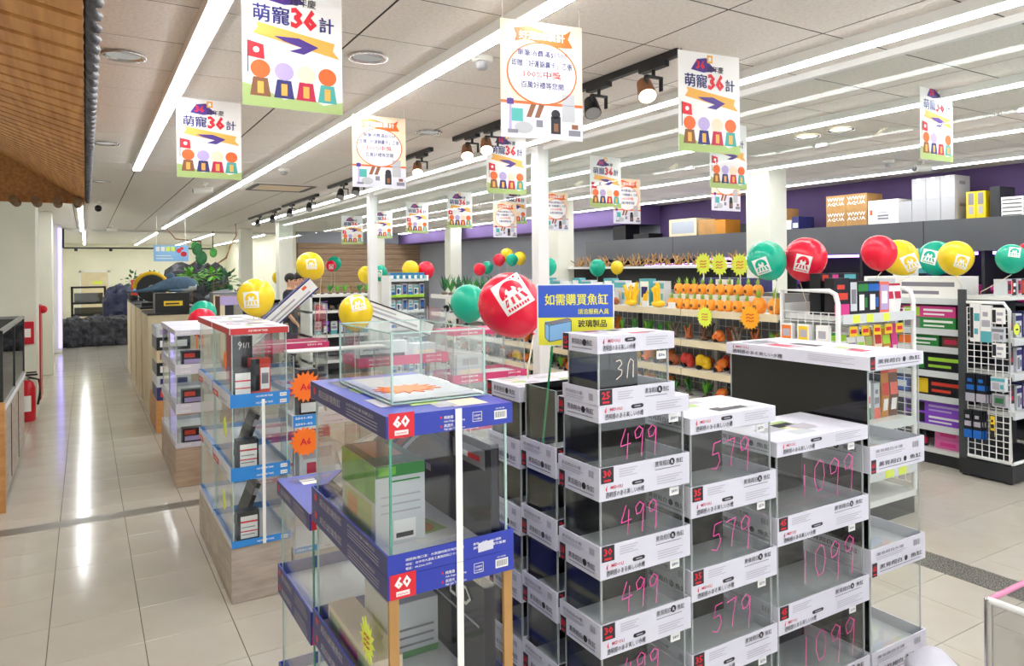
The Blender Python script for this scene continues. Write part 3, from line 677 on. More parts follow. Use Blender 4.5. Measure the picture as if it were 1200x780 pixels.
def blue_tank(label, loc, w, d, h, lid, tray, strap=True, mats=('blue_card', 'navy_card'), posts=False, name='boxed_tank', group='blue boxed fish tanks', style='blue', top=None):
    t = thing(name, label, 'fish tank', loc, 0, group)
    def shell(hh, up):
        b = cap_shell(w, d, hh, .004, mats[0], floor_mat='silver_tray' if up else None, up=up)
        # left long side carries its own printed card
        b.box(-.0048, -.004, -.004, d + .004, 0, hh, mats[1]); return b
    K = (style, w, d, h)
    tr = put('tray', shared(('btray', K), lambda: shell(tray, True).mesh('tray')), t)
    ld = put('lid', shared(('blid', K), lambda: (cap_shell(w, d, lid, .004, 'card_white') if style == 'skyred' else shell(lid, False)).mesh('lid')), t, (0, 0, h - lid))
    if style == 'skyred':
        put('red_band', cached(('redF', w), lambda b: (b.rect(0, 0, w, lid * .92, 'red_card'), b.text('AQUARIUM TANK', w * .3, lid * .3, lid * .4, 'white_print', .02, wmax=w * .34, z=.001))), ld, mat=basis((0, -.0046, 0), *FRONT))
        put('red_band', cached(('redL', d), lambda b: b.rect(0, 0, d, lid * .92, 'red_card')), ld, mat=basis((-.0046, d, 0), *LEFT))
    i = .008; g = .005; z0, z1 = .0065, h - .005
    for k, (a, b_, c, e) in {'front': (i, w - i, i, i + g), 'back': (i, w - i, d - i - g, d - i), 'left': (i, i + g, i + g, d - i - g), 'right': (w - i - g, w - i, i + g, d - i - g)}.items():
        put('glass_pane', shared(('bp', K, k), lambda: MB().box(a, b_, c, e, z0, z1, 'glass', side='glass_edge' if k in ('front', 'back') else None).mesh('pane')), t)
    edge_strips(t, w, d, z0, z1, i + .001, 'edge_teal', .005, 'edge_green' if style == 'blue' else None)
    if style == 'blue':
        put('lettering', p_blue_front_lid(w, lid), ld, mat=basis((0, -.0045, 0), *FRONT)); put('lettering', p_blue_side(d, lid, 0), ld, mat=basis((-.0052, d, 0), *LEFT))
        put('lettering', p_blue_front_tray(w, tray), tr, mat=basis((0, -.0045, 0), *FRONT)); put('lettering', p_blue_side(d, tray, 0), tr, mat=basis((-.0052, d, 0), *LEFT))
    else:
        def fn(b, hh=lid):
            b.text('AQUARIUM TANK', w * .42, hh * .3, hh * .36, 'white_print', .02, wmax=w * .3); b.rect(w * .84, hh * .2, w * .96, hh * .75, 'white_print'); b.text('2501-02', w * .85, hh * .36, hh * .24, 'ink', .01, wmax=w * .1, z=.0016)
        style == 'sky' and put('lettering', cached(('sky', w), fn), ld, mat=basis((0, -.0045, 0), *FRONT)); put('lettering', cached(('sky', w), fn), tr, mat=basis((0, -.0045, 0), *FRONT))
        style == 'sky' and put('lettering', cached(('skyS', d), lambda b: (b.rect(d * .02, 0, d * .36, lid, mats[2]), b.text('AQUARIUM', d * .08, lid * .3, lid * .4, 'white_print', .02, wmax=d * .2, z=.001), b.lines(d * .45, lid * .6, d * .4, 2, lid * .3, lid * .1, 'grey_ink'))), ld, mat=basis((-.0052, d, 0), *LEFT))
    if strap: MB().box(w * .52, w * .52 + .016, -.0075, -.006, 0, h, 'white_print').build('strap', t)
    if posts:
        for x in (.0, w - .022): MB().box(x, x + .022, -.001 + .009 - .01, .007, tray + .0005, h - lid, 'kraft').build('corner_board', t)
    if top is not None: put('cover_print', p_mag(w, d, top), ld, (0, 0, lid))
    return t
bw, bd, bh = .305, .585, .3455
for k in range(4):
    blue_tank('blue boxed tank marked 60, %s in the near stack' % LEV[3 - k], (.552, Y0, .006 + bh * k), bw, bd, bh - .001, .048, .046, posts=k < 3, top=21 if k == 3 else None)
for k in range(3):
    blue_tank('navy boxed tank, %s in the stack right behind the near blue one' % LEV[2 - k], (.553, 2.07, .01 + .33 * k - .0), bw, .40, .33, .048, .046, strap=False, top=22 if k == 2 else None)
# sky blue banded stacks on the left plinth
plinth('long grey wood plinth carrying the sky blue banded tanks', (.628, 3.87, 0), .30, 1.19, .285, 'grey_wood')
for j, yy in enumerate((3.87, 4.47)):
    for k in range(3):
        if j == 0 or True:
            blue_tank('sky blue banded tank, %s in the %s left stack' % (LEV[2 - k], 'front' if j == 0 else 'rear'), (.632, yy, .285 + .375 * k), .29, .57, .375, .034, .034, strap=(j == 0 and k < 2), mats=('sky_card' if k < 2 or True else 'card_white', 'card_white', 'red_card'), style='sky', group='sky blue banded fish tanks') if not (k == 2) else blue_tank('red and white lidded tank on top of the %s left stack' % ('front' if j == 0 else 'rear'), (.632, yy, .285 + .375 * k), .29, .57, .375, .034, .034, strap=False, mats=('sky_card', 'card_white', 'red_card'), style='skyred', group='sky blue banded fish tanks', top=30)

# open glass tank standing on the blue stack
t = thing('open_glass_tank', 'small open rimless glass tank standing on the blue boxed stack', 'fish tank', (.60, 1.548, 1.39 + .0006))
w, d, h, g = .245, .39, .165, .005
MB().box(0, w, 0, d, 0, g, 'glass').build('glass_base', t)
for (a, b_, c, e, sd) in ((0, w, 0, g, 'glass_edge'), (0, w, d - g, d, 'glass_edge'), (0, g, g, d - g, None), (w - g, w, g, d - g, None)): MB().box(a, b_, c, e, g, h, 'glass', top='glass_edge', side=sd).build('glass_pane', t)
edge_strips(t, w, d, 0, h, .002, 'edge_teal', .0045)
for (a0, a1, b0, b1) in ((0, w, -.0005, .0055), (0, w, d - .0055, d + .0005), (-.0005, .0055, .006, d - .006), (w - .0055, w + .0005, .006, d - .006)):
    for zz in (0, h - .003): MB().box(a0, a1, b0, b1, zz, zz + .003, 'edge_teal').build('edge_strip', t)
o = MB().box(.008, w - .008, .008, d - .008, 0, .0012, 'pale_cloth').build('paper_sheet', None, (.60, 1.548, 1.39 + .0058)); tag(o, 'pale paper sheet lying in the small open glass tank', 'paper')
b = MB().star((0, 0), .085, .05, 14, 'neon_orange', .002, 3); o = b.build('starburst_card', None, (.70, 1.70, 1.3975)); o.scale = (1, .8, 1); tag(o, 'orange starburst price card lying flat in the open glass tank', 'price card')
# ================================================================== THINGS INSIDE THE TANKS
def bands(b, w, h, spec, z=.0006):
    for (x0, y0, x1, y1, m) in spec: b.rect(x0 * w, y0 * h, x1 * w, y1 * h, m, z); z += .0003
def carton(label, loc, w, d, h, mat, front=(), left=(), top=(), txt=(), ltxt=(), rz=0, rot=None, cat='box', name='carton', group=None, right=()):
    t = thing(name, label, cat, loc, rz, group, rot)
    MB().box(0, w, 0, d, 0, h, mat).build('shell', t)
    if front or txt:
        b = MB(); bands(b, w, h, front)
        for (s, x, y, hh, m, wm) in txt: b.text(s, x * w, y * h, hh * h, m, .02, wmax=wm * w if wm else None, z=.002)
        b.build('print', t, mat=basis((0, -.0006, 0), *FRONT))
    if left or ltxt:
        b = MB(); bands(b, d, h, left)
        for (s, x, y, hh, m, wm) in ltxt: b.text(s, x * d, y * h, hh * h, m, .02, wmax=wm * d if wm else None, z=.002)
        b.build('print', t, mat=basis((-.0006, d, 0), *LEFT))
    if right: b = MB(); bands(b, d, h, right); b.build('print', t, mat=basis((w + .0006, 0, 0), *RIGHT))
    if top: b = MB(); bands(b, w, d, top); b.build('print', t, mat=basis((0, 0, h + .0006), *TOP))
    return t
ZT = .006 + .3455 * 3 + .0068
carton('green topped product box standing in the top blue boxed tank', (.578, 1.60, ZT), .125, .25, .19, 'silver_pack', top=((0, 0, 1, 1, 'leaf_dark'), (.2, .3, .8, .95, 'amber_pack')), front=((0, .85, 1, 1, 'green_pack'), (.3, .78, .9, .80, 'green_pack'), (.35, .05, .8, .3, 'white_print'), (.4, .08, .75, .14, 'ink'), (.1, .4, .9, .42, 'soft_ink'), (.1, .5, .9, .52, 'soft_ink'), (.1, .6, .9, .62, 'soft_ink'), (.05, .88, .4, .98, 'leaf_lime')), left=((0, .55, 1, 1, 'leaf'), (.1, .1, .9, .5, 'green_print'), (.2, .2, .5, .45, 'amber_pack')))
carton('long black lamp box leaning inside the top blue boxed tank', (.60, 1.865, ZT + .026), .27, .10, .045, 'black_pack', front=((0, 0, 1, .25, 'white_print'), (.3, .35, .5, .85, 'leaf_lime'), (.55, .4, .9, .8, 'red_pack')), top=((.05, .1, .3, .9, 'silver_pack'), (.35, .2, .9, .8, 'tan_print')), rot=(0, -.66, 0))
carton('dark upright lamp carton at the right wall of the top blue tank', (.818, 1.475, ZT), .022, .53, .235, 'night_card', left=((.62, .72, .95, .92, 'grey_ink'), (.66, .78, .78, .84, 'white_print'), (.78, .78, .9, .84, 'red_print'), (.3, .4, .36, .48, 'soft_ink')))
o = MB().box(0, .12, 0, .17, 0, .0012, 'white_print').build('leaflet', None, (.68, 1.56, ZT), rz=.2); tag(o, 'printed leaflet lying on the floor of the top blue boxed tank', 'leaflet')
b = MB(); b.rect(.01, .05, .11, .16, 'green_print'); b.disc(.06, .1, .035, .04, 'amber_pack', .0009); b.build('print', o, (0, 0, .0012))
ZT2 = .006 + .3455 * 2 + .0068
carton('green and white box deep in the second blue boxed tank', (.66, 1.72, ZT2), .13, .2, .14, 'silver_pack', left=((0, 0, 1, .3, 'green_pack'), (.1, .4, .9, .5, 'soft_ink')), front=((0, 0, 1, .12, 'green_pack'), (.1, .2, .9, .24, 'grey_ink'), (.1, .35, .9, .39, 'grey_ink'), (.1, .5, .9, .54, 'grey_ink')))
carton('black upright LED lamp box inside the second blue boxed tank', (.81, 1.50, ZT2), .03, .48, .235, 'night_card', left=((.05, .55, .95, .58, 'soft_ink'),), ltxt=(('LED', .62, .68, .2, 'white_print', .25),))
carton('pale lamp carton crosswise under the lid of the second blue tank', (.585, 1.66, ZT2 + .14), .15, .06, .06, 'silver_pack', front=((.1, .2, .6, .8, 'grey_ink'),)) if False else None
carton('flat cream product box lying in the second blue boxed tank', (.575, 1.62, ZT2), .075, .36, .07, 'peach_print', left=((.05, .2, .95, .8, 'green_print'), (.3, .3, .7, .7, 'crimson_print')))
ZT1 = .006 + .3455 * 1 + .0068
carton('grey printed box standing in the third blue boxed tank', (.60, 1.62, ZT1), .12, .3, .16, 'silver_pack', left=((.1, .2, .9, .8, 'green_print'), (.2, .5, .6, .7, 'peach_print')), front=((.1, .2, .9, .5, 'grey_ink'),))
def burst(label, pos, r, mat, ux=(1, 0, 0), uy=(0, 0, 1), seed=1, txt=None, n=14):
    t = thing('starburst_card', label, 'price card', pos)
    c = MB().star((0, 0), r, r * (.62 if n < 16 else .76), n, mat, .0015, seed).build('card', t, mat=basis((0, 0, 0), ux, uy))
    if txt:
        b = MB()
        if txt == '*':
            for yy in (.22, -.02, -.26): b.stroke([(r * (-.38 + .076 * i), r * (yy + .07 * (-1) ** i * (1 if i % 3 else .3))) for i in range(11)], r * .05, 'red_print')
        else: b.text(txt, 0, -r * .22, r * .45, 'red_print', .03, wmax=r * .7, center=True)
        b.build('lettering', t, mat=basis(Vector(ux).cross(Vector(uy)) * .002, ux, uy))
    return t
L_ = ((0, -1, 0), (0, 0, 1))
q = at(436, 757, X=.549); burst('lime starburst card stuck low on the near blue stack', (q.x, q.y + .03, q.z), .05, 'neon_yellow', *L_, seed=5, txt='*')
# contents of the sky blue tanks
def sky_fill(zb, yb, tagline, red=False):
    carton('black filter box with white label inside the %s' % tagline, (.668, yb + .06, zb), .11, .07, .15, 'black_pack', front=((.15, .08, .92, .85, 'white_print'), (.15, .62, .92, .68, 'red_print'), (.15, .3, .92, .34, 'red_print'), (.2, .45, .8, .48, 'grey_ink'), (.2, .2, .8, .23, 'grey_ink')))
    carton('black lamp panel leaning inside the %s' % tagline, (.70, yb + .20, zb + .01), .022, .2, .26, 'black_pack', left=((.1, .72, .9, .9, 'grey_ink'),), front=((0, .75, 1, .9, 'soft_ink'),), rot=(0, .38, 0))
sky_fill(.285 + .0075, 3.87, 'bottom sky blue tank'); sky_fill(.285 + .375 + .0075, 3.87, 'middle sky blue tank')
zt = .285 + .75 + .0075
carton('black and red pump box inside the red lidded tank', (.75, 3.97, zt), .10, .09, .19, 'red_pack', front=((0, .1, .45, 1, 'black_pack'), (.5, .15, .95, .75, 'white_print'), (.55, .3, .9, .6, 'grey_ink')))
carton('black filter box with white label inside the red lidded tank', (.655, 3.93, zt), .09, .06, .15, 'black_pack', front=((.1, .05, .95, .85, 'white_print'), (.1, .55, .95, .6, 'red_print'), (.1, .3, .95, .34, 'red_print')))
carton('black price board reading 9 inside the red lidded tank', (.675, 4.16, zt), .12, .012, .30, 'black_pack', txt=(('9', .35, .75, .16, 'white_print', .2), ('1/1', .6, .78, .1, 'white_print', .25)), cat='board', name='price_board')
for (px, py, m, lb, sd) in ((231, 400, 'neon_orange', 'orange starburst on the left side of the red lidded tank', 6), (264, 422, 'neon_orange', 'orange starburst hanging near the front corner of red lidded tank', 7), (264, 500, 'neon_yellow', 'lime starburst at the corner of the middle sky blue tank', 8), (263, 585, 'neon_yellow', 'lime starburst at the corner of the bottom sky blue tank', 9)):
    q = at(px, py, X=.624); burst(lb, q, .055, m, *L_, seed=sd)

# ================================================================== SECOND ROW OF TANK STACKS
def band_tank(label, loc, w, d, h, bm, ht=.032, lid=True, txt='2501-02', lab=None, name='banded_tank', group='banded fish tanks', tr=True):
    t = thing(name, label, 'fish tank', loc, 0, group); i = .008; g = .005
    K = ('bt', w, d, h, bm)
    trm = put('tray', shared((K, 't'), lambda: cap_shell(w, d, ht, .004, bm, floor_mat='silver_tray', up=True).mesh('tray')), t)
    edge_strips(t, w, d, .0065, h - .005, i + .001, 'edge_pale', .006)
    for k, (a, b_, c, e) in {'front': (i, w - i, i, i + g), 'back': (i, w - i, d - i - g, d - i), 'left': (i, i + g, i + g, d - i - g), 'right': (w - i - g, w - i, i + g, d - i - g)}.items():
        put('glass_pane', shared((K, k), lambda: MB().box(a, b_, c, e, .0065, h - .005, 'glass', top='glass_edge').mesh('pane')), t)
    L = [trm]
    if lid: L.append(put('lid', shared((K, 'l'), lambda: cap_shell(w, d, ht, .004, bm).mesh('lid')), t, (0, 0, h - ht)))
    def fn(b):
        if lab: b.rect(0, 0, w * .22, ht, lab); b.text(txt, w * .02, ht * .3, ht * .4, 'white_print', .03, wmax=w * .16, z=.0012); b.text('AQUARIUM TANK', w * .28, ht * .3, ht * .34, 'grey_ink', .01, wmax=w * .3)
        else: b.text(txt, w * .74, ht * .28, ht * .45, 'white_print', .03, wmax=w * .18); b.text('AQUARIUM', w * .1, ht * .28, ht * .45, 'white_print', .03, wmax=w * .22)
    for p in L: put('lettering', cached((K, 'p', lab), fn), p, mat=basis((0, -.0046, 0), *FRONT))
    return t
plinth('grey wood plinth under the tank stack labelled 2501', (.95, 3.90, 0), .58, .32, .18, 'grey_wood')
for k in range(3):
    band_tank('white trayed tank with blue 2501 labels, %s beside the sky blue stack' % LEV[2 - k], (.95, 3.90, .18 + .355 * k), .58, .32, .355, 'card_white', lid=k < 2, lab='sky_card')
for (py, sd, dz) in ((453, 15, 'upper'), (517, 16, 'lower')):
    q = at(358, py, Y=3.893); burst('%s orange starburst on the tank stack labelled 2501' % dz, q, .085, 'neon_orange', seed=sd, txt='A6', n=18)
t = thing('aquarium_lamp', 'slim white LED lamp lying across the open top 2501 tank', 'lamp', (.955, 4.02, 1.2435))
MB().bevel_box(0, .57, 0, .09, .0, .014, .004, 'white_metal').build('body', t); MB().box(.03, .54, .015, .075, -.003, 0, 'silver_pack').build('diffuser', t)
carton('black boxed lamp standing inside the upper 2501 tank', (1.0, 3.96, .8965), .1, .1, .26, 'black_pack', front=((.1, .1, .9, .3, 'white_print'), (.2, .6, .8, .75, 'soft_ink')), txt=(('NO 1', .2, .4, .1, 'white_print', .6),))
carton('grey printed lamp box leaning in the upper 2501 tank', (1.16, 3.98, .91), .3, .05, .1, 'silver_pack', front=((.1, .2, .9, .6, 'soft_ink'),), rot=(0, -.25, 0))
carton('grey carton standing in the middle 2501 tank', (1.0, 3.97, .5415), .2, .15, .2, 'silver_pack', front=((.1, .6, .9, .9, 'soft_ink'), (.2, .2, .5, .5, 'crimson_print')))
carton('pale lamp carton leaning in the middle 2501 tank', (1.25, 3.98, .56), .25, .05, .12, 'white_print', front=((.1, .3, .9, .7, 'grey_ink'),), rot=(0, -.3, 0))
plinth('grey wood plinth under the far crimson banded stack', (.94, 5.3, 0), .62, .34, .18, 'grey_wood')
for k in range(4):
    band_tank('crimson banded tank, %s in the far stack left of yellow balloon' % LEV[3 - k], (.94, 5.3, .18 + .32 * k), .62, .34, .32, 'pink_card', lid=k < 3)
a = at(345, 372, Y=5.45)
t = carton('long white lamp box with navy edges leaning out of the far tank', (1.06, 5.43, 1.156), .62, .05, .11, 'white_print', front=((0, 0, 1, .1, 'navy_print'), (0, .9, 1, 1, 'navy_print'), (.05, .2, .9, .32, 'soft_ink'), (.1, .5, .7, .62, 'soft_ink'), (.84, .6, .9, .8, 'orange_print')), top=((0, 0, 1, 1, 'navy_print'),), rot=(0, -.72, 0))
plinth('grey wood plinth under the middle crimson banded stack', (1.56, 4.62, 0), .66, .34, .38, 'grey_wood')
for k in range(3):
    band_tank('crimson banded tank, %s in the stack behind the open glass tank' % LEV[2 - k], (1.56, 4.62, .38 + .35 * k), .66, .34, .35, 'pink_card', lid=k < 2)
plinth('grey wood plinth under the right crimson banded stack', (2.28, 4.66, 0), .62, .34, .2, 'grey_wood')
for k in range(3):
    band_tank('crimson banded tank, %s in the stack below the green balloon' % LEV[2 - k], (2.28, 4.66, .2 + .35 * k), .62, .34, .35, 'pink_card', lid=True)
carton('white and navy lamp box leaning across the middle crimson stack', (1.50, 4.56, 1.252), .52, .05, .10, 'white_print', front=((0, 0, 1, .1, 'navy_print'), (0, .9, 1, 1, 'navy_print'), (.05, .25, .9, .35, 'soft_ink'), (.2, .5, .7, .62, 'soft_ink')), rot=(0, .35, 0)) if False else None
t = carton('white lamp box with dark edges leaning out of the middle crimson tank', (1.573, 4.74, 1.43), .60, .06, .10, 'white_print', front=((0, 0, 1, .1, 'ink'), (0, .9, 1, 1, 'ink'), (.1, .3, .8, .45, 'soft_ink'), (.1, .6, .5, .7, 'soft_ink')), rot=(0, .36, 0))
carton('pale carton standing in the top middle crimson tank under the lamp box', (2.0, 4.72, 1.0875), .17, .14, .085, 'silver_pack', front=((.1, .2, .9, .5, 'peach_print'),))
for k in range(3):
    z = .38 + .35 * k + .0075
    carton('grey lamp carton inside the %s middle crimson tank' % ('lower', 'centre', 'upper')[k], (1.58, 4.7, z), .36, .08, .12, 'silver_pack', front=((.05, .1, .95, .3, 'black_pack'), (.1, .5, .7, .6, 'grey_ink')))
for k in range(3):
    carton('white carton inside the %s right crimson tank' % ('lower', 'centre', 'upper')[k], (2.35, 4.74, .2 + .35 * k + .0075), .22, .12, .16, 'silver_pack', front=((.1, .1, .9, .3, 'peach_print'), (.2, .5, .8, .8, 'soft_ink')))
# magenta and white cartons behind the rear tank column
for k, (m, hh) in enumerate((('silver_pack', .3), ('white_print', .3), ('silver_pack', .3), ('magenta_pack', .09))):
    z0 = sum((.3, .3, .3, .09)[:k])
    carton(('lowest grey carton', 'second white carton', 'third grey carton', 'flat magenta carton on top')[k] + ' in the pile behind the rear tank column', (2.02, 3.35, z0 + .0005 * k), .34, .26, hh - .001, m, front=((.05, .1, .95, .3, 'magenta_pack'), (.1, .5, .9, .7, 'soft_ink')) if k < 3 else ((.1, .3, .9, .6, 'crimson_print'),), txt=(('AQUA', .2, .35, .3, 'white_print', .5),) if k == 3 else ())

# ================================================================== LEFT ROW FURTHER DOWN THE AISLE
plinth('pale wood plinth under the white lidded tanks by the aisle', (.60, 6.19, 0), .34, 1.2, .31, 'pale_wood')
for k in range(3):
    for j, yy in enumerate((6.19, 6.80)):
        t = band_tank('white lidded tank, %s in the %s stack beyond the red tank' % (LEV[2 - k], 'front' if j == 0 else 'rear'), (.605, yy, .31 + .31 * k), .33, .58, .31, 'card_white', ht=.04, txt='SUPER', group='white lidded fish tanks by the aisle')
        if j == 0:
            carton('dark pump box inside the %s white lidded tank' % LEV[2 - k], (.66, yy + .1, .31 + .31 * k + .0075), .16, .1, .12, 'black_pack', front=((.1, .2, .9, .5, 'lilac_print'), (.1, .6, .6, .9, 'red_pack')))
plinth('orange wood plinth under the dark boxes by the aisle', (.63, 8.4, 0), .36, .9, .34, 'orange_wood')
z = .34
for k, (hh, m, c) in enumerate(((.14, 'navy_card', 'red_pack'), (.12, 'silver_pack', 'navy_print'), (.14, 'black_pack', 'white_print'), (.13, 'cream_board', 'tan_print'), (.14, 'black_pack', 'white_print'), (.11, 'silver_pack', 'lilac_print'))):
    carton('%s box on the orange wood plinth, %s' % (('navy', 'silver', 'black', 'cream', 'black', 'silver')[k], ('lowest of the pile', 'second from bottom', 'third from bottom', 'fourth from bottom', 'second from top', 'topmost of the pile')[k]), (.64, 8.42, z), .33, .6, hh - .001, m, front=((.1, .25, .9, .75, c),)); z += hh
# cream board counters with crates, fan, whale toy
for k, (yy, hh) in enumerate(((9.6, 1.18), (10.9, 1.2), (12.2, 1.2), (13.5, 1.2))):
    t = thing('counter', '%s in the row beside the rock pond aisle' % ('cream board counter nearest the camera', 'second cream board counter', 'third cream board counter', 'farthest cream board counter')[k], 'counter', (.64, yy, 0))
    MB().box(0, .03, 0, 1.0, 0, hh, 'cream_board').build('side_panel', t); MB().box(.67, .70, 0, 1.0, 0, hh, 'cream_board').build('side_panel', t)
    MB().box(.03, .67, 0, .02, 0, hh - .02, 'cream_board').build('front_panel', t)
    for zz in (.3, .7): MB().box(.03, .67, .02, .98, zz, zz + .02, 'cream_board').build('shelf', t)
    MB().box(-.005, .705, -.005, 1.005, hh, hh + .025, 'black').build('countertop', t)
t = carton('black crate with yellow label on the nearest cream counter', (.72, 9.62, 1.2055), .38, .3, .24, 'black', front=((.25, .35, .8, .6, 'yellow_pack'), (.3, .42, .7, .5, 'ink')))
carton('grey storage box with pale frame right of the black crate', (1.36, 9.5, 0), .34, .34, 1.44, 'hood_grey', front=((.05, .8, .95, .95, 'card_grey'), (0, .62, .2, .98, 'cream_board'), (.1, .5, .9, .6, 'violet_pack'), (.1, .1, .9, .4, 'dark_post')), cat='storage box', name='storage_box')
t = thing('floor_fan', 'black drum fan with yellow rim hood on the second cream counter', 'fan', (.80, 11.3, 1.2255))
MB().box(-.13, .13, -.1, .1, 0, .05, 'black').build('foot', t)
MB().tube([(0, .08, .25), (0, -.08, .25)], .19, 'black', 20).build('drum', t)
b = MB(); n = 16
b.tube([(.21 * math.cos(PI * k / n), -.02, .25 + .21 * math.sin(PI * k / n)) for k in range(-3, n + 1)], .03, 'coral_yellow', 8); b.build('yellow_rim', t)
MB().tube([(0, -.09, .25), (0, -.082, .25)], .05, 'grey_metal', 12).build('hub', t)
# whale toy lying over the crate
wh = thing('whale_plush', 'grey blue whale plush toy lying across the black crate', 'plush toy', (.60, 9.70, 1.4465))
pts = [(-.12, 0, .02), (0, 0, .035), (.12, 0, .06), (.24, 0, .09), (.36, 0, .105), (.48, 0, .105), (.57, 0, .10), (.61, 0, .095)]
b = MB(); b.tube(pts, [.012, .02, .042, .075, .098, .095, .06, .01], 'whale_blue', 14); b.build('body', wh)
b = MB(); b.tube([(x + .02, -.008, z - .03) for x, _, z in pts[3:7]], [.05, .075, .073, .04], 'whale_belly', 12); b.build('belly', wh)
b = MB(); b.ball((.30, 0, .20), .05, 'whale_blue', 10, 6, (1, .25, 1)); b.build('dorsal_fin', wh)
b = MB(); b.ball((.34, -.11, .03), .09, 'whale_blue', 10, 6, (1, .6, .22)); b.build('flipper', wh)
for s in (-1, 1): b = MB(); b.ball((-.15, s * .06, .03), .07, 'whale_blue', 10, 6, (.55, 1, .22)); b.build('tail_fluke', wh)
b = MB(); b.ball((.53, -.062, .115), .009, 'black_gloss', 8, 6); b.build('eye', wh)
# ================================================================== GONDOLA SHELVES AND GOODS
def wire_grid(w, h, step=.05, r=.0022, mat='white_metal'):
    b = MB(); n = max(1, round(w / step)); m = max(1, round(h / step))
    for i in range(n + 1): x = w * i / n; b.box(x - r, x + r, -r, r, 0, h, mat)
    for j in range(m + 1): z = h * j / m; b.box(0, w, -r * 2, 0, z - r, z + r, mat)
    return b
def gondola(label, x0, x1, y0, y1, shelves, top=None, rail='cream_board', back='shelf_white', bay=.955, right=True, grid=True, h=1.52):
    t = thing('gondola_shelf', label, 'shelf', (x0, y0, 0)); W = x1 - x0; D = y1 - y0; xc = W / 2
    MB().box(.02, W - .02, 0, D, 0, .10, 'dark_grey').build('base', t)
    MB().box(0, W, 0, D, .10, .135, 'shelf_white').build('base_shelf', t)
    MB().box(xc - .012, xc + .012, 0, D, .135, h, back).build('back_panel', t)
    n = max(1, round(D / bay)); L = D / n
    for i in range(n + 1):
        y = min(max(L * i, .02), D - .02)
        MB().box(xc - .03, xc + .03, y - .02, y + .02, .135, h, 'shelf_white' if i % 2 else 'dark_post').build('upright', t)
    for z in shelves:
        for i in range(n):
            s = MB().box(.015, xc - .03, L * i + .004, L * (i + 1) - .004, z - .03, z, 'shelf_white').build('shelf', t)
            MB().box(0, .015, L * i + .004, L * (i + 1) - .004, z - .045, z + .008, rail).build('price_rail', s)
    if grid:
        for i in range(n):
            g = wire_grid(L - .08, h - .3, .07); g.build('wire_grid', t, (xc - .022, L * (i + 1) - .04, .16), rz=-PI / 2, kind='stuff')
    return t
# --- goods: meshes with front facing -Y, base centre at origin
GOOD = {}
def good(key, fn):
    if key not in GOOD: b = MB(); fn(b); GOOD[key] = b.mesh(key[0])
    return GOOD[key]
def g_box(w, d, h, base, c1, c2, v=0):
    def fn(b):
        b.box(-w / 2, w / 2, 0, d, 0, h, base); y = -.0006
        def r(x0, z0, x1, z1, m, k=0): b.add([(x0 * w - w / 2, y - k, z0 * h), (x1 * w - w / 2, y - k, z0 * h), (x1 * w - w / 2, y - k, z1 * h), (x0 * w - w / 2, y - k, z1 * h)], [(0, 1, 2, 3)], m)
        if v == 0: r(0, .7, 1, .92, c1); r(.12, .12, .6, .6, c2); r(.66, .2, .9, .5, c1)
        elif v == 1: r(0, 0, 1, .3, c1); r(.1, .42, .9, .6, c2); r(.2, .7, .7, .82, c2)
        elif v == 2: r(.04, .1, .35, .9, c1); r(.42, .55, .95, .75, c2); r(.42, .2, .8, .35, c2)
        else: r(.1, .1, .9, .9, c1); r(.2, .3, .8, .7, c2, .0004)
    return good(('carton', w, d, h, base, c1, c2, v), fn)
def g_bottle(r, h, body, cap, lab):
    def fn(b):
        b.lathe([(r * .9, 0), (r, .01), (r, h * .62), (r * .45, h * .78), (r * .4, h * .8)], body, 12); b.lathe([(r * .5, h * .8), (r * .5, h)], cap, 12); b.lathe([(r * 1.02, h * .15), (r * 1.02, h * .52)], lab, 12)
    return good(('bottle', r, h, body, cap, lab), fn)
def g_pine(s, big=0):
    def fn(b):
        b.lathe([(.03 * s, 0), (.055 * s, .015 * s), (.068 * s, .06 * s), (.06 * s, .11 * s), (.035 * s, .14 * s)], 'pineapple', 12)
        b.ball((0, -.055 * s, .06 * s), .026 * s, 'brown_pack' if not big else 'tan_print', 8, 6, (1, .6, 1))
        for k in range(9):
            a = 2 * PI * k / 9; l = .035 if k % 2 else .02
            b.add([(.018 * s * math.cos(a - .5), .018 * s * math.sin(a - .5), .135 * s), (.018 * s * math.cos(a + .5), .018 * s * math.sin(a + .5), .135 * s), (l * s * 1.3 * math.cos(a), l * s * 1.3 * math.sin(a), (.24 - l) * s)], [(0, 1, 2), (2, 1, 0)], 'crown')
        b.lathe([(.02 * s, .135 * s), (.012 * s, .19 * s), (1e-5, .235 * s)], 'crown', 7)
    return good(('pineapple_ornament', s, big), fn)
def g_coral(s, mat, seed):
    def fn(b):
        q = random.Random(seed); b.ball((0, 0, .03 * s), .06 * s, mat, 10, 6, (1, 1, .5))
        for k in range(7):
            a = q.uniform(0, 2 * PI); r = q.uniform(0, .035) * s; hh = q.uniform(.12, .22) * s
            p = [(r * math.cos(a), r * math.sin(a), .02 * s), (1.5 * r * math.cos(a), 1.5 * r * math.sin(a), hh * .6), (2.6 * r * math.cos(a + .3), 2.6 * r * math.sin(a + .3), hh)]
            b.tube(p, [.02 * s, .017 * s, .013 * s], mat, 7)
    return good(('coral_ornament', s, mat, seed), fn)
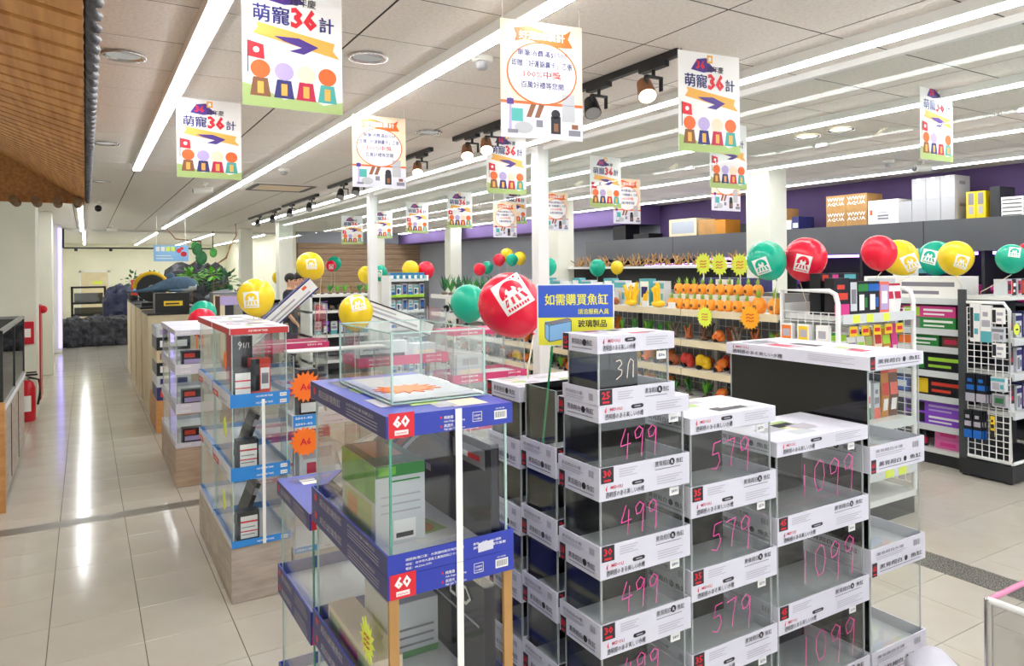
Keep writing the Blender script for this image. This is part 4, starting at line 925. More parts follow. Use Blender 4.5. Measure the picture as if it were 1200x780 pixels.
def g_plant(s, mat, seed, n=14):
    def fn(b):
        q = random.Random(seed); b.lathe([(.04 * s, 0), (.045 * s, .02 * s), (.02 * s, .035 * s)], 'stone_ornament', 8)
        for k in range(n):
            a = q.uniform(0, 2 * PI); l = q.uniform(.12, .26) * s; o = q.uniform(.2, .55) * l; w_ = .012 * s * q.uniform(.8, 1.6)
            dx, dy = math.cos(a), math.sin(a); nx, ny = -dy * w_, dx * w_
            P = [(0, 0, .03 * s), (dx * o * .5, dy * o * .5, l * .65), (dx * o, dy * o, l)]
            b.add([P[0], (P[1][0] + nx, P[1][1] + ny, P[1][2]), P[2], (P[1][0] - nx, P[1][1] - ny, P[1][2]), (P[1][0], P[1][1], P[1][2] + .006 * s)], [(0, 1, 4), (1, 2, 4), (2, 3, 4), (3, 0, 4)], mat)
    return good(('plastic_plant', s, mat, seed), fn)
def g_stone(s, mat, seed):
    def fn(b):
        q = random.Random(seed)
        for k in range(4):
            r, e = q.uniform(.03, .045) * s, q.uniform(.7, 1.3); b.ball((q.uniform(-.035, .035) * s, q.uniform(-.015, .02) * s, max(r * e, q.uniform(.02, .07) * s)), r, mat, 9, 6, (1, 1, e))
        b.tube([(-.02 * s, -.05 * s, .02 * s), (-.02 * s, -.02 * s, .02 * s)], .018 * s, 'black', 8)
    return good(('stone_ornament', s, mat, seed), fn)
def g_drift(s, seed):
    def fn(b):
        q = random.Random(seed)
        for k in range(6):
            p = [Vector((q.uniform(-.08, .08) * s, q.uniform(0, .06) * s, .012 * s))]; d = Vector((q.uniform(-1, 1), q.uniform(-.2, .2), q.uniform(.3, 1))).normalized()
            for j in range(4): d = (d + Vector((q.uniform(-.6, .6), q.uniform(-.3, .3), q.uniform(-.4, .5)))).normalized(); nx = p[-1] + d * .05 * s; nx.z = max(.012 * s, nx.z); p.append(nx)
            b.tube(p, [.011 * s, .012 * s, .01 * s, .007 * s, .003 * s], 'driftwood', 6)
    return good(('driftwood', s, seed), fn)
def g_pouch(w, h, base, c1, tagm='white_print'):
    def fn(b):
        d = w * .28
        b.add([(-w / 2, 0, h), (w / 2, 0, h), (w / 2, -d / 2, h * .5), (-w / 2, -d / 2, h * .5), (-w / 2, 0, 0), (w / 2, 0, 0), (w / 2, d / 2, h * .5), (-w / 2, d / 2, h * .5)], [(0, 3, 2, 1), (3, 4, 5, 2), (0, 1, 6, 7), (7, 6, 5, 4), (1, 2, 5, 6), (0, 7, 4, 3)], base)
        b.add([(-w * .42, -d * .3, h * .78), (w * .42, -d * .3, h * .78), (w * .42, -d * .53, h * .5), (-w * .42, -d * .53, h * .5)], [(3, 2, 1, 0)], c1); b.add([(-w * .3, -d * .5 - .001, h * .42), (w * .3, -d * .5 - .001, h * .42), (w * .3, -d * .22, h * .15), (-w * .3, -d * .22, h * .15)], [(3, 2, 1, 0)], tagm)
        b.box(-w / 2, w / 2, -.002, .002, h, h + h * .08, c1)
    return good(('pouch', w, h, base, c1), fn)
def item(name, me, pos, rz, label, cat, group=None, sc=1):
    o = put(name, me, None, pos, rz); 
    if sc != 1: o.scale = (sc, sc, sc)
    return tag(o, label, cat, group)
RZL = -PI / 2       # goods that face the left aisle (-X)
def row(x, ys, z, name, meshes, fmt, cat, group, rz=RZL, jit=.006, axis='y', yfix=None):
    n = len(ys)
    for i, y in enumerate(ys):
        pos = (x + rnd.uniform(-jit, jit), y, z) if axis == 'y' else (y, yfix + rnd.uniform(-jit, jit), z)
        item(name, meshes[i % len(meshes)], pos, rz + rnd.uniform(-.08, .08) * (jit > 0), fmt % ordl(i, n), cat, group)
def lin_(a, b, n): return [a + (b - a) * i / max(1, n - 1) for i in range(n)]

# ---- G1: the pineapple gondola
GX0, GX1, GY0, GY1 = 4.07, 4.90, 3.27, 9.0
SHZ = (.42, .665, .89, 1.12, 1.36)
gondola('long shelf run with cream rails carrying aquarium ornaments and pineapples', GX0, GX1, GY0, 7.0, SHZ, h=1.5, back='hood_grey')
gondola('white shelf run with plastic plants on top, left of the thin white post', GX0, GX1, 7.01, GY1, SHZ, h=1.5, rail='shelf_white', grid=False)
def ys(a, b, n): return lin_(a, b, n)     # left in the picture = far end
zt = 1.3605
row(GX0 + .10, ys(4.40, 3.62, 10), zt, 'pineapple_ornament', [g_pine(.62)], 'orange pineapple ornament in the front row on the top shelf, %s', 'ornament', 'front row of pineapple ornaments')
MB().box(.20, .36, .33, 1.28, 1.3602, 1.475, 'shelf_white').build('riser', bpy.data.objects['gondola_shelf'])
row(GX0 + .27, ys(4.50, 3.66, 10), 1.4755, 'pineapple_ornament', [g_pine(.62)], 'orange pineapple ornament on the raised back row of top shelf, %s', 'ornament', 'back row of pineapple ornaments')
row(GX0 + .10, ys(3.51, 3.37, 2), zt, 'pineapple_ornament', [g_pine(.82, 1)], 'big orange pineapple house at the near end of top shelf, %s', 'ornament', 'big pineapple houses')
row(GX0 + .13, ys(4.95, 4.60, 3), zt, 'coral_ornament', [g_coral(1.0, 'coral_yellow', 3), g_coral(.7, 'coral_yellow', 4), g_coral(1.05, 'coral_yellow', 6)], 'yellow branching coral ornament left of the pineapples, %s', 'ornament', 'yellow coral ornaments')
row(GX0 + .12, ys(6.9, 5.15, 12), zt, 'ornament', [g_stone(.8, 'coral_orange', 9), g_box(.12, .12, .12, 'silver_pack', 'teal_pack', 'peach_print', 2), g_stone(.8, 'terracotta', 8)], 'small ornament at the left part of the pineapple shelf, %s', 'ornament', 'small ornaments left of the corals')
row(GX0 + .265, ys(6.85, 4.75, 13), zt, 'carton', [g_box(.15, .08, .22, 'silver_pack', 'teal_pack', 'peach_print', 0), g_box(.15, .08, .2, 'white_print', 'lilac_print', 'grey_ink', 1), g_box(.13, .08, .24, 'teal_pack', 'white_print', 'navy_print', 3)], 'pale ornament box at the back of the pineapple shelf, %s', 'box', 'pale boxes on the top shelf')
colA = ['coral_orange', 'terracotta', 'stone_ornament', 'coral_red', 'stone_ornament', 'brown_pack']
for si, z in enumerate(SHZ[:-1]):
    nm = ('lowest', 'second lowest', 'third', 'second highest')[si]
    ms = []
    for k in range(12):
        r = rnd.random()
        if si == 3: ms.append(g_plant(.55, ('leaf', 'leaf_lime')[k % 2], 50 + k) if r < .2 else g_coral(.62, ('terracotta', 'brown_pack', 'coral_orange', 'stone_ornament')[k % 4], 60 + k % 4) if r < .75 else g_stone(.9, colA[k % 6], 70 + k % 6))
        else: ms.append(g_plant(.6, ('leaf', 'leaf_dark', 'leaf_lime')[k % 3], 50 + k % 5) if r < .3 else g_stone(1.0, ('coral_yellow', 'coral_orange', 'stone_ornament', 'terracotta', 'coral_red')[k % 5], 80 + k % 5))
    row(GX0 + .125, ys(6.9, 3.4, 22), z + .0005, 'ornament', ms, 'small aquarium ornament on the %s shelf of the pineapple gondola, %%s' % nm, 'ornament', 'ornaments on the %s gondola shelf' % nm)
    row(GX0 + .245, ys(6.88, 3.45, 16), z + .0005, 'ornament', ms[3:] + ms[:3], 'aquarium ornament at the back of the %s gondola shelf, %%s' % nm, 'ornament', 'back ornaments on the %s gondola shelf' % nm, jit=.008)
# far part of the gondola: plants and dark caves
row(GX0 + .14, ys(8.85, 7.1, 9), zt, 'plastic_plant', [g_plant(1.1, 'leaf_dark', 5, 22), g_plant(1.0, 'leaf', 6, 22), g_plant(1.2, 'leaf_dark', 7, 22)], 'dark green plastic plant on the far top shelf, %s', 'plant', 'plastic plants on the far top shelf')
for si, z in enumerate(SHZ[:-1]):
    nm = ('lowest', 'second lowest', 'third', 'second highest')[si]
    row(GX0 + .14, ys(8.85, 7.1, 10), z + .0005, 'ornament', [g_stone(1.0, 'black_pack', 91), g_plant(.6, 'leaf_dark', 92), g_stone(.9, 'coral_red', 93), g_stone(1.0, 'black_pack', 94), g_stone(.8, 'brown_pack', 95)] if si > 1 else [g_stone(.9, 'terracotta', 93), g_stone(.9, 'stone_ornament', 96), g_box(.1, .08, .14, 'white_print', 'terracotta', 'soft_ink', 0)], 'dark cave ornament on the far %s shelf, %%s' % nm, 'ornament', 'cave ornaments on the far %s shelf' % nm, jit=.015)
for (px, py, r, m, lb, sd) in ((826, 371, .085, 'neon_yellow', 'yellow starburst on the shelf rail below the pineapples', 31), (879, 372, .095, 'neon_gold', 'orange starburst on the shelf rail below the pineapples', 32)):
    q = at(px, py, X=GX0 - .004); burst(lb, q, r, m, *L_, seed=sd, txt='*', n=18)
for i, (px, py) in enumerate(((824, 309), (843, 310), (867, 310))):
    q = at(px, py, X=4.44); b = burst(('left', 'middle', 'right')[i] + ' lime starburst standing above the pineapples', q, .095, 'neon_yellow', *L_, seed=34 + i, txt='*', n=16)
    MB().box(.002, .008, -.004, .004, 1.37 - q.z, 0, 'white_metal').build('stem', b)
for i, yy in enumerate((4.62, 4.30)):
    o = MB().box(-.003, .003, -.04, .04, 0, .05, 'white_print').build('price_card', None, (GX0 + .0, yy, 1.3685)); tag(o, ('left', 'right')[i] + ' blank white price card on the pineapple shelf rail', 'price card')
carton('dark blue aquarium lamp box behind the middle of the pineapples', (4.45, 3.75, 1.5005), .16, .62, .11, 'navy_card', left=((.05, .2, .95, .4, 'teal_pack'), (.3, .5, .6, .9, 'white_print')))
# ---- end cap at the near end of G1
EX0, EX1, EY0, EY1 = 4.07, 4.90, 2.80, 3.25
ec = thing('end_display', 'white framed end display with grooming boxes at the pineapple gondola end', 'shelf', (EX0, EY0, 0))
W, D = EX1 - EX0, EY1 - EY0
MB().box(.01, W - .01, .01, D, 0, .12, 'dark_grey').build('base', ec)
MB().box(0, W, 0, D, .12, .16, 'shelf_white').build('base_shelf', ec)
MB().box(0, W, D - .02, D, .16, 1.45, 'shelf_white').build('back_panel', ec)
for x in (0.0, W):
    b = MB(); b.tube([(x, 0.012, .16), (x, .012, 1.46), (x, .03, 1.52), (x, .07, 1.54), (x, D - .02, 1.54), (x, D - .02, .16)], .016, 'white_metal', 10); b.build('side_frame', ec)
    wire_grid(D - .05, 1.2, .06).build('wire_grid', ec, (x - .001, D - .03, .2), rz=-PI / 2, kind='stuff')
for z in (1.38,): 
    s = MB().box(.02, W - .02, .0, D - .02, z - .03, z, 'shelf_white').build('shelf', ec); MB().box(.02, W - .02, -.012, 0, z - .05, z + .01, 'price_rail').build('price_rail', s)
    for x in (.12, .26, .44): MB().box(x, x + .07, -.0145, -.012, z - .045, z + .005, 'neon_yellow').build('price_label', s)
z = .34; s = MB().box(.02, W - .02, .0, D - .02, z - .03, z, 'shelf_white').build('shelf', ec); MB().box(.02, W - .02, -.012, 0, z - .05, z + .01, 'price_rail').build('price_rail', s)
for x in (.45, .6): MB().box(x, x + .09, -.0145, -.012, z - .045, z + .005, 'neon_yellow').build('price_label', s)
kinds = [('black clipper box with pink splash', 'black_pack', 'magenta_pack', 'red_pack', .16, 1), ('black clipper box with silver clipper', 'black_pack', 'silver_pack', 'grey_ink', .09, 3), ('black trimmer box with green stripe', 'black_pack', 'green_pack', 'white_print', .115, 0), ('black trimmer box with blue stripe', 'black_pack', 'blue_pack', 'white_print', .125, 0), ('coral red clipper box', 'coral_pack', 'lilac_print', 'white_print', .11, 3)]
x = EX0 + .03
for k, (lb, a, b_, c, ww_, v) in enumerate(kinds):
    h_ = (.24, .235, .215, .215, .21)[k]
    item('carton', g_box(ww_ - .004, .07, h_, a, b_, c, v), (x + ww_ / 2, EY0 + .06, 1.3805), 0, lb + ' on the end display top shelf', 'box'); x += ww_
for k in range(2): item('pouch', g_pouch(.09, .18, 'white_print', 'crimson_print'), (x + .045 + k * .088, EY0 + .09, 1.3805), .05, ('left', 'right')[k] + ' red and white pouch leaning on the end display top shelf', 'pouch')
carton('second layer black clipper box standing behind the end display row', (EX0 + .06, EY0 + .18, 1.3805), .42, .08, .27, 'black_pack', front=((.05, .82, .2, .97, 'red_pack'), (.3, .82, .45, .97, 'magenta_pack'), (.6, .82, .9, .97, 'teal_pack')))
row(0, lin_(EX0 + .08, EX1 - .1, 8), 1.06, 'pouch', [g_pouch(.085, .19, 'lime_pack', 'green_pack'), g_pouch(.085, .19, 'lime_pack', 'white_print'), g_pouch(.085, .17, 'white_print', 'grey_ink'), g_pouch(.085, .17, 'white_print', 'lime_pack'), g_pouch(.085, .21, 'amber_pack', 'green_print'), g_pouch(.085, .22, 'peach_print', 'coral_red'), g_pouch(.085, .21, 'amber_pack', 'lime_pack'), g_pouch(.085, .22, 'magenta_pack', 'magenta_pack')], 'treat pouch hanging in the end display upper row, %s', 'pouch', 'pouches in the end display upper row', rz=0, axis='x', yfix=EY0 + .10)
for i, x in enumerate(lin_(EX0 + .16, EX1 - .16, 5)):
    o = MB().box(-.04, .04, -.002, .002, 0, .065, 'yellow_pack').build('price_card', None, (x, EY0 + .015, 1.245)); tag(o, 'yellow price card over the hanging pouches, %s' % ordl(i, 5), 'price card', 'yellow price cards on the end display'); b = MB(); b.rect(-.03, .02, .03, .045, 'red_print'); b.build('print', o, mat=basis((0, -.0025, 0), *FRONT))
    MB().tube([(0, .0, .06), (0, D - .03 - .015, .06)], .003, 'chrome', 6).build('hook', o)
row(0, lin_(EX0 + .08, EX1 - .1, 8), .66, 'carton', [g_box(.06, .05, .26, 'white_print', 'green_pack', 'red_pack', 1), g_box(.07, .05, .24, 'silver_pack', 'coral_pack', 'grey_ink', 1), g_pouch(.085, .3, 'amber_pack', 'red_pack'), g_pouch(.09, .3, 'brown_pack', 'coral_pack')], 'snack pack in the end display lower row, %s', 'snack pack', 'snack packs in the end display lower row', rz=0, axis='x', yfix=EY0 + .10)
for i in range(8):
    b = bpy.data.objects
s2 = MB().box(.02, W - .02, .0, D - .02, .63, .6595, 'shelf_white').build('shelf', ec); MB().box(.02, W - .02, -.012, 0, .61, .67, 'price_rail').build('price_rail', s2)
s2 = MB().box(.02, W - .02, .0, D - .02, 1.03, 1.0595, 'shelf_white').build('shelf', ec); MB().box(.02, W - .02, -.012, 0, 1.01, 1.06, 'price_rail').build('price_rail', s2)
for k in range(3):
    for j in range(4): item('pouch', g_pouch(.13, .05, 'coral_pack', 'red_pack'), (EX0 + .3 + j * .135, EY0 + .08, .3405 + k * .056), 0, 'orange red snack bag, %s of the %s layer on the low shelf' % (ordl(j, 4), ('bottom', 'middle', 'top')[k]), 'snack bag', 'orange red bags on the low shelf')
for (pz, col, cs) in ((1.30, 'white_print', ('coral_orange', 'yellow_pack', 'white_print')), (1.13, 'blue_pack', ('blue_pack', 'blue_pack', 'blue_pack')), (.95, 'white_print', ('teal_pack', 'white_print', 'peach_print')), (.78, 'silver_pack', ('green_pack', 'lime_pack', 'white_print'))):
    nm = {1.30: 'upper', 1.13: 'blue', .95: 'third', .78: 'lowest'}[pz]
    row(EX0 - .038, (EY1 - .08, EY1 - .21, EY1 - .35), pz - .1, 'blister_pack', [g_box(.09, .03, .12, col, c, 'soft_ink', 3) for c in cs], '%s row blister pack on the end display wire side, %%s' % nm, 'blister pack', 'blister packs on the end display wire side, %s row' % nm, jit=0)
    for yy in (EY1 - .08, EY1 - .21, EY1 - .35): pass
# ---- right gondola with dark base
RX0, RX1, RY0, RY1 = 6.20, 7.0, 3.15, 9.6
RSH = (.33, .58, .79, 1.0, 1.15, 1.41)
gondola('right hand shelf run with dark base and grey price rails', RX0, RX1, RY0, RY1, RSH, rail='price_rail', back='dark_grey', grid=False, h=1.44)
def rbox(lb, y, z, L, d, h, base, c1, c2, v=0, sc=1): return item('carton', g_box(L, d, h, base, c1, c2, v), (RX0 + .05, y, z + .0006), RZL, lb, 'box')
rbox('large white carton with small photo on the right shelf top', 3.62, 1.41, .85, .3, .19, 'white_print', 'silver_pack', 'grey_ink', 2)
rbox('pink and green lamp box, upper of two on the right shelf', 3.46, 1.15 + .1006, .46, .15, .095, 'magenta_pack', 'lime_pack', 'white_print', 2)
rbox('dark green lamp box, lower of two on the right shelf', 3.46, 1.15, .46, .15, .10, 'green_pack', 'grey_ink', 'white_print', 2)
rbox('black upright box left of the two lamp boxes', 3.78, 1.15, .12, .1, .195, 'black_pack', 'soft_ink', 'ink', 1)
rbox('green tank box with orange dot on the right shelf', 3.55, 1.0, .36, .15, .095, 'green_pack', 'coral_orange', 'white_print', 2)
rbox('dark box beside the green tank box', 3.275, 1.0, .16, .15, .095, 'black_pack', 'brown_pack', 'crimson_print', 3)
rbox('dark tank box with green pictures on the right shelf', 3.42, .79, .5, .16, .155, 'black_pack', 'green_pack', 'lime_pack', 2)
rbox('maroon box at the left on the same shelf', 3.76, .79, .12, .1, .15, 'crimson_print', 'white_print', 'ink', 0)
rbox('black box with yellow and red print on the right shelf', 3.40, .58, .42, .18, .155, 'black_pack', 'yellow_pack', 'red_pack', 2)
rbox('navy bag shaped box left of the yellow print box', 3.70, .58, .16, .1, .14, 'navy_card', 'blue_pack', 'white_print', 3)
rbox('upper violet long box with black lamp picture', 3.42, .33 + .0956, .5, .16, .095, 'violet_pack', 'black_pack', 'lilac_print', 2)
rbox('lower violet long box with black lamp picture', 3.42, .33, .5, .16, .095, 'violet_pack', 'black_pack', 'white_print', 2)
for k, (yy, zz) in enumerate(((3.30, .1355), (3.30, .216), (3.33, .296))):
    rbox('pink paper box, %s of three on the bottom shelf' % ('lowest', 'middle', 'topmost')[k], yy, zz - .0006 + .0006, .22, .16, .078, 'pink_box', 'pink_box', 'magenta_pack', 3) if k < 3 and zz < .29 else None
row(RX0 + .06, lin_(3.84, 3.5, 6), .1355, 'bottle', [g_bottle(.026, .16, 'black_pack', 'silver_pack', 'lilac_print'), g_bottle(.026, .15, 'black_pack', 'black', 'crimson_print')], 'small dark bottle on the bottom shelf beside pink boxes, %s', 'bottle', 'dark bottles on the bottom right shelf')
MB().box(0, RX1 - RX0, 1.9, RY1 - RY0, 1.69, 1.72, 'shelf_white').build('top_board', bpy.data.objects['gondola_shelf.002']); MB().box(.388, .412, 1.9, RY1 - RY0, 1.44, 1.69, 'dark_grey').build('upper_panel', bpy.data.objects['gondola_shelf.002'])
row(RX0 + .30, lin_(9.2, 5.5, 13), 1.7205, 'driftwood', [g_drift(.9, s + 40) for s in range(6)], 'brown driftwood piece in the back row on the far shelf top, %s', 'driftwood', 'back row of driftwood on the far shelf top')
row(RX0 + .12, lin_(9.35, 5.35, 13), 1.7205, 'driftwood', [g_drift(.88, s) for s in range(6)], 'brown driftwood piece on top of the far right shelf, %s', 'driftwood', 'driftwood on the far shelf top')
for zz, nm in ((1.4105, 'upper'), (1.1505, 'middle')):
    row(RX0 + .12, lin_(9.4, 5.2, 13), zz, 'driftwood', [g_drift(.62 if zz > 1.3 else .55, s + 20) for s in range(5)], 'brown driftwood piece on the far right %s shelf, %%s' % nm, 'driftwood', 'driftwood on the far %s shelf' % nm)
# end rack of the right gondola
er = thing('end_display', 'wire sided end rack with dark base at the right hand shelf', 'shelf', (6.09, 2.74, 0))
D2, W2 = .39, .9
MB().box(0, W2, 0, D2, 0.015, .14, 'dark_grey').build('base', er)
for x in (.03, W2 - .03):
    for y in (.03, D2 - .03): MB().lathe([(.02, 0), (.02, .02)], 'black', 10, (x, y, 0)).build('foot', er)
MB().box(.02, W2, D2 - .02, D2, .14, 1.45, 'dark_grey').build('back_panel', er)
MB().box(.03, W2, .02, D2, 1.42, 1.45, 'shelf_white').build('top_shelf', er)
MB().box(.0, .02, D2 - .06, D2, .14, 1.5, 'dark_post').build('post', er)
wire_grid(D2 - .08, 1.18, .05, .003).build('wire_grid', er, (.002, D2 - .07, .18), rz=-PI / 2, kind='stuff')
b = MB(); b.tube([(0, D2 - .07, .17), (0, .02, .17), (0, .012, .19), (0, .012, 1.34), (0, .05, 1.40), (0, D2 - .07, 1.40)], .014, 'white_metal', 10); b.build('side_frame', er)
b = MB(); b.tube([(.012, .006, .16), (W2, .006, .16)], .014, 'white_metal', 8); b.build('front_rail', er)
for z in (.55, .85, 1.12):
    s = MB().box(.03, W2, 0.01, D2 - .03, z - .025, z, 'shelf_white').build('shelf', er); MB().box(.03, W2, -.008, .01, z - .05, z + .005, 'price_rail').build('price_rail', s)
RXF = 6.09 - .042
row(RXF, (2.98, 2.90), 1.09, 'carton', [g_box(.075, .03, .30, 'white_print', 'ink', 'teal_pack', 2), g_box(.075, .03, .29, 'white_print', 'teal_pack', 'soft_ink', 1)], 'tall white lamp box hanging on the rack wire side, %s', 'box', 'tall white lamp boxes', jit=0)
row(RXF, (2.815,), 1.24, 'carton', [g_box(.085, .03, .12, 'white_print', 'ink', 'soft_ink', 2)], 'upper white box with black swirl on the rack wire side%.0s', 'box', None, jit=0)
row(RXF, (2.815,), 1.10, 'carton', [g_box(.085, .03, .11, 'silver_pack', 'grey_ink', 'soft_ink', 0)], 'grey box between two white swirl boxes on the rack%.0s', 'box', None, jit=0)
row(RXF, (2.815,), .98, 'carton', [g_box(.085, .03, .11, 'white_print', 'ink', 'soft_ink', 2)], 'lower white box with black swirl on the rack wire side%.0s', 'box', None, jit=0)
for k in range(3):
    row(RXF - .02 * k, (2.98 + .01 * k, 2.90 + .01 * k), .62, 'blister_pack', [g_box(.07, .012, .22, 'black_pack', 'soft_ink', 'blue_pack', 1)], 'black tool blister, %s layer in the upper cluster, %%s' % ('inner', 'middle', 'outer')[k], 'blister pack', 'black tool blisters, upper cluster', jit=0)
    row(RXF - .02 * k, (3.0 + .01 * k, 2.93 + .01 * k), .33, 'blister_pack', [g_box(.06, .012, .22, 'black_pack', 'blue_pack', 'soft_ink', 1)], 'black tool blister, %s layer in the lower cluster, %%s' % ('inner', 'middle', 'outer')[k], 'blister pack', 'black tool blisters, lower cluster', jit=0)
row(RXF - .02, (2.81,), .72, 'carton', [g_box(.10, .05, .11, 'silver_pack', 'teal_pack', 'soft_ink', 0)], 'upper white small box by the black tool blisters%.0s', 'box', None, jit=0)
row(RXF - .02, (2.80,), .60, 'blister_pack', [g_box(.10, .04, .10, 'card_grey', 'grey_ink', 'leaf_dark', 3)], 'grey clear blister under the white small box%.0s', 'blister pack', None, jit=0)
row(RXF, (2.86,), .36, 'blister_pack', [g_box(.03, .01, .16, 'yellow_pack', 'ink', 'ink', 1)], 'thin yellow tool on the low rack wire%.0s', 'tool', None, jit=0)
for z, nm in ((.5505, 'low'), (.8505, 'middle'), (1.1205, 'high')):
    row(0, lin_(6.2, 6.9, 7), z, 'carton', [g_box(.085, .1, .2, 'black_pack', 'silver_pack', 'crimson_print', 1), g_box(.085, .1, .19, 'silver_pack', 'navy_print', 'grey_ink', 0), g_box(.085, .1, .2, 'navy_card', 'coral_pack', 'white_print', 2)], 'dark product box on the %s front shelf of right rack, %%s' % nm, 'box', 'boxes on the %s front shelf of the right rack' % nm, rz=0, axis='x', yfix=2.79)
for k, (dx, hh) in enumerate(((0, .16), (.085, .16), (.17, .15), (.25, .16))):
    item('carton', g_box(.08, .1, hh, 'black_pack', 'red_pack', 'white_print', 3), (6.2 + dx, 2.84, 1.4506) if False else (6.16 + .05 + dx, 2.84, 1.1205 + .205), 0, 'black and red small box on top of the right rack row, %s' % ordl(k, 4), 'box', 'black and red boxes on the right rack') if False else None
row(0, lin_(6.33, 6.73, 6), 1.4505, 'carton', [g_box(.07, .1, .13, 'silver_pack', 'crimson_print', 'ink', 3), g_box(.07, .1, .13, 'black_pack', 'red_pack', 'white_print', 2)], 'small red and black pack on top of the right end rack, %s', 'box', 'small packs on top of the right rack', rz=0, axis='x', yfix=2.86)
t = thing('neon_tag', 'round neon green sale tag at the right rack corner', 'price tag', (6.115, 2.716, 1.20)); MB().tube([(0, -.003, 0), (0, 0, 0)], .045, 'neon_yellow', 18).build('disc', t); MB().rect(-.02, -.006, .02, .006, 'ink').build('print', t, mat=basis((0, -.0035, 0), *FRONT))

# ================================================================== RIGHT WALL UNITS
FX = 7.7
wu = thing('wall_unit', 'long dark grey canopy unit along the right wall with purple lit shelves', 'wall unit', (FX, 2.4, 0))
UL = 7.9
MB().box(0, .58, 0, UL, 1.84, 2.17, 'dark_fascia').build('canopy', wu)
for y in (1.9, 3.8, 5.7): MB().box(-.002, .001, y - .004, y + .004, 1.84, 2.17, 'black').build('joint', wu)
MB().box(.5, .58, 0, UL, .1, 1.84, 'black').build('back_panel', wu); MB().box(.05, .58, 0, UL, 0, .1, 'dark_grey').build('base', wu)
for y in lin_(0, UL - .03, 7): MB().box(0.03, .5, y, y + .03, .1, 1.84, 'dark_grey').build('divider', wu)
for z in (.5, .9, 1.32):
    MB().box(.03, .5, .03, UL - .03, z - .025, z, 'dark_grey').build('shelf', wu)
for y0, y1 in ((.1, 1.25), (1.4, 2.55), (2.7, 3.85), (4.0, 5.2)): MB().box(.06, .09, y0, y1, 1.80, 1.83, 'purple_led').build('purple_tube', wu)
MB().box(-.03, 0, 3.9, 6.3, 1.72, 1.76, 'purple_led').build('edge_light', wu)
# fluffy magenta goods and dark screens under the canopy
for i in range(14):
    yy = 3.3 + (i % 7) * .14; zz = 1.3205 + .09 * (i // 7)
    b = MB(); b.ball((0, 0, .045), .07, 'magenta_fluff', 10, 6, (1, 1, .65)); item('fluffy_toy', b.mesh('fluffy_toy') if i == 0 else bpy.data.meshes['fluffy_toy'], (FX + .2, yy, zz), 0, 'magenta fluffy toy under the dark canopy, %s of the %s row' % (ordl(6 - i % 7, 7), ('lower', 'upper')[i // 7]), 'toy', 'magenta fluffy toys')
row(FX + .12, lin_(9.9, 4.6, 16), 1.3205, 'carton', [g_box(.2, .1, .3, 'black_pack', 'purple_print', 'navy_print', 3), g_box(.2, .1, .26, 'navy_card', 'black_pack', 'lilac_print', 1), g_box(.16, .1, .22, 'black_pack', 'violet_pack', 'grey_ink', 0)], 'dark box under the right wall canopy, %s', 'box', 'dark boxes under the wall canopy')
row(FX + .12, lin_(9.9, 2.7, 20), .9005, 'carton', [g_box(.2, .1, .22, 'silver_pack', 'teal_pack', 'navy_print', 1), g_box(.2, .1, .26, 'navy_card', 'blue_pack', 'white_print', 0), g_box(.16, .1, .22, 'peach_print', 'coral_pack', 'grey_ink', 0)], 'product box on the right wall middle shelf, %s', 'box', 'boxes on the wall middle shelf')
# posters under the canopy
for (px0, px1, py0, py1, m, lb) in ((1046, 1076, 279, 330, 'white_print', 'plain white poster board hung under the dark canopy'), (1076, 1109, 279, 320, 'teal_pack', 'light blue printed poster under the dark canopy')):
    a = at(px0, py0, X=FX - .03); c = at(px1, py1, X=FX - .03); t = thing('poster', lb, 'poster', (FX - .03, c.y, 0))
    MB().box(0, .008, 0, a.y - c.y, c.z, 1.88, m).build('board', t)
    b = MB(); Lw = a.y - c.y
    if m == 'teal_pack':
        b.rect(.03, c.z + .05, Lw - .03, c.z + .12, 'sign_tank_blue'); b.rect(.06, 1.7, Lw - .1, 1.78, 'white_print'); b.disc(Lw * .45, 1.58, .05, .08, 'navy_print'); b.rect(.05, c.z + .15, .2, c.z + .19, 'white_print')
    else: b.lines(.05, 1.6, Lw * .7, 3, .05, .015, 'soft_ink')
    b.build('print', t, mat=basis((-.001, Lw, 0), *LEFT))
# cartons on top of the canopy
ZC = 2.1705
def wcart(lb, px0, px1, z, h, mat, d=.3, left=(), ltxt=(), x=FX + .03, right=None, front=()):
    a = at(px0, 255, X=x); c = at(px1, 255, X=x)
    return carton(lb, (x, c.y, z), d, a.y - c.y - .004, h - .001, mat, left=left, ltxt=ltxt, front=front)
ktxt = (('WWW', .06, .62, .24, 'white_print', .88), ('AQUA', .06, .30, .26, 'white_print', .88))
for (p0, p1, c) in ((968, 991, 'left'), (991, 1016, 'right')):
    for r, nm in ((0, 'lower'), (1, 'upper')): wcart('%s %s kraft carton printed WWW AQUA on the canopy' % (nm, c), p0, p1, ZC + r * .185, .185, 'kraft', ltxt=ktxt)
for r, nm in ((0, 'lower'), (1, 'upper')): wcart('%s plain kraft carton beside the white pillar on the canopy' % nm, 905, 918, ZC + r * .14, .14, 'kraft')
wcart('small white box right of the plain kraft cartons', 921, 927, ZC, .12, 'white_print'); wcart('small blue grey device box by the white box on canopy', 928, 936, ZC, .16, 'navy_card', left=((.1, .1, .9, .5, 'silver_pack'),))
wcart('wide white carton with orange square on the canopy', 1017, 1053, ZC, .27, 'white_print', left=((.06, .38, .15, .6, 'orange_print'), (.32, .3, .68, .38, 'grey_ink'), (.32, .18, .68, .26, 'grey_ink'), (.34, .45, .64, .5, 'soft_ink')))
for i, (p0, p1) in enumerate(((1053, 1068.5), (1068.5, 1085), (1085, 1102), (1102, 1119))):
    wcart('pale grey carton in the lower row on the canopy, %s' % ordl(i, 4), p0, p1, ZC, .232, 'card_grey', front=((.3, .6, .7, .75, 'grey_ink'),) if i == 3 else ())
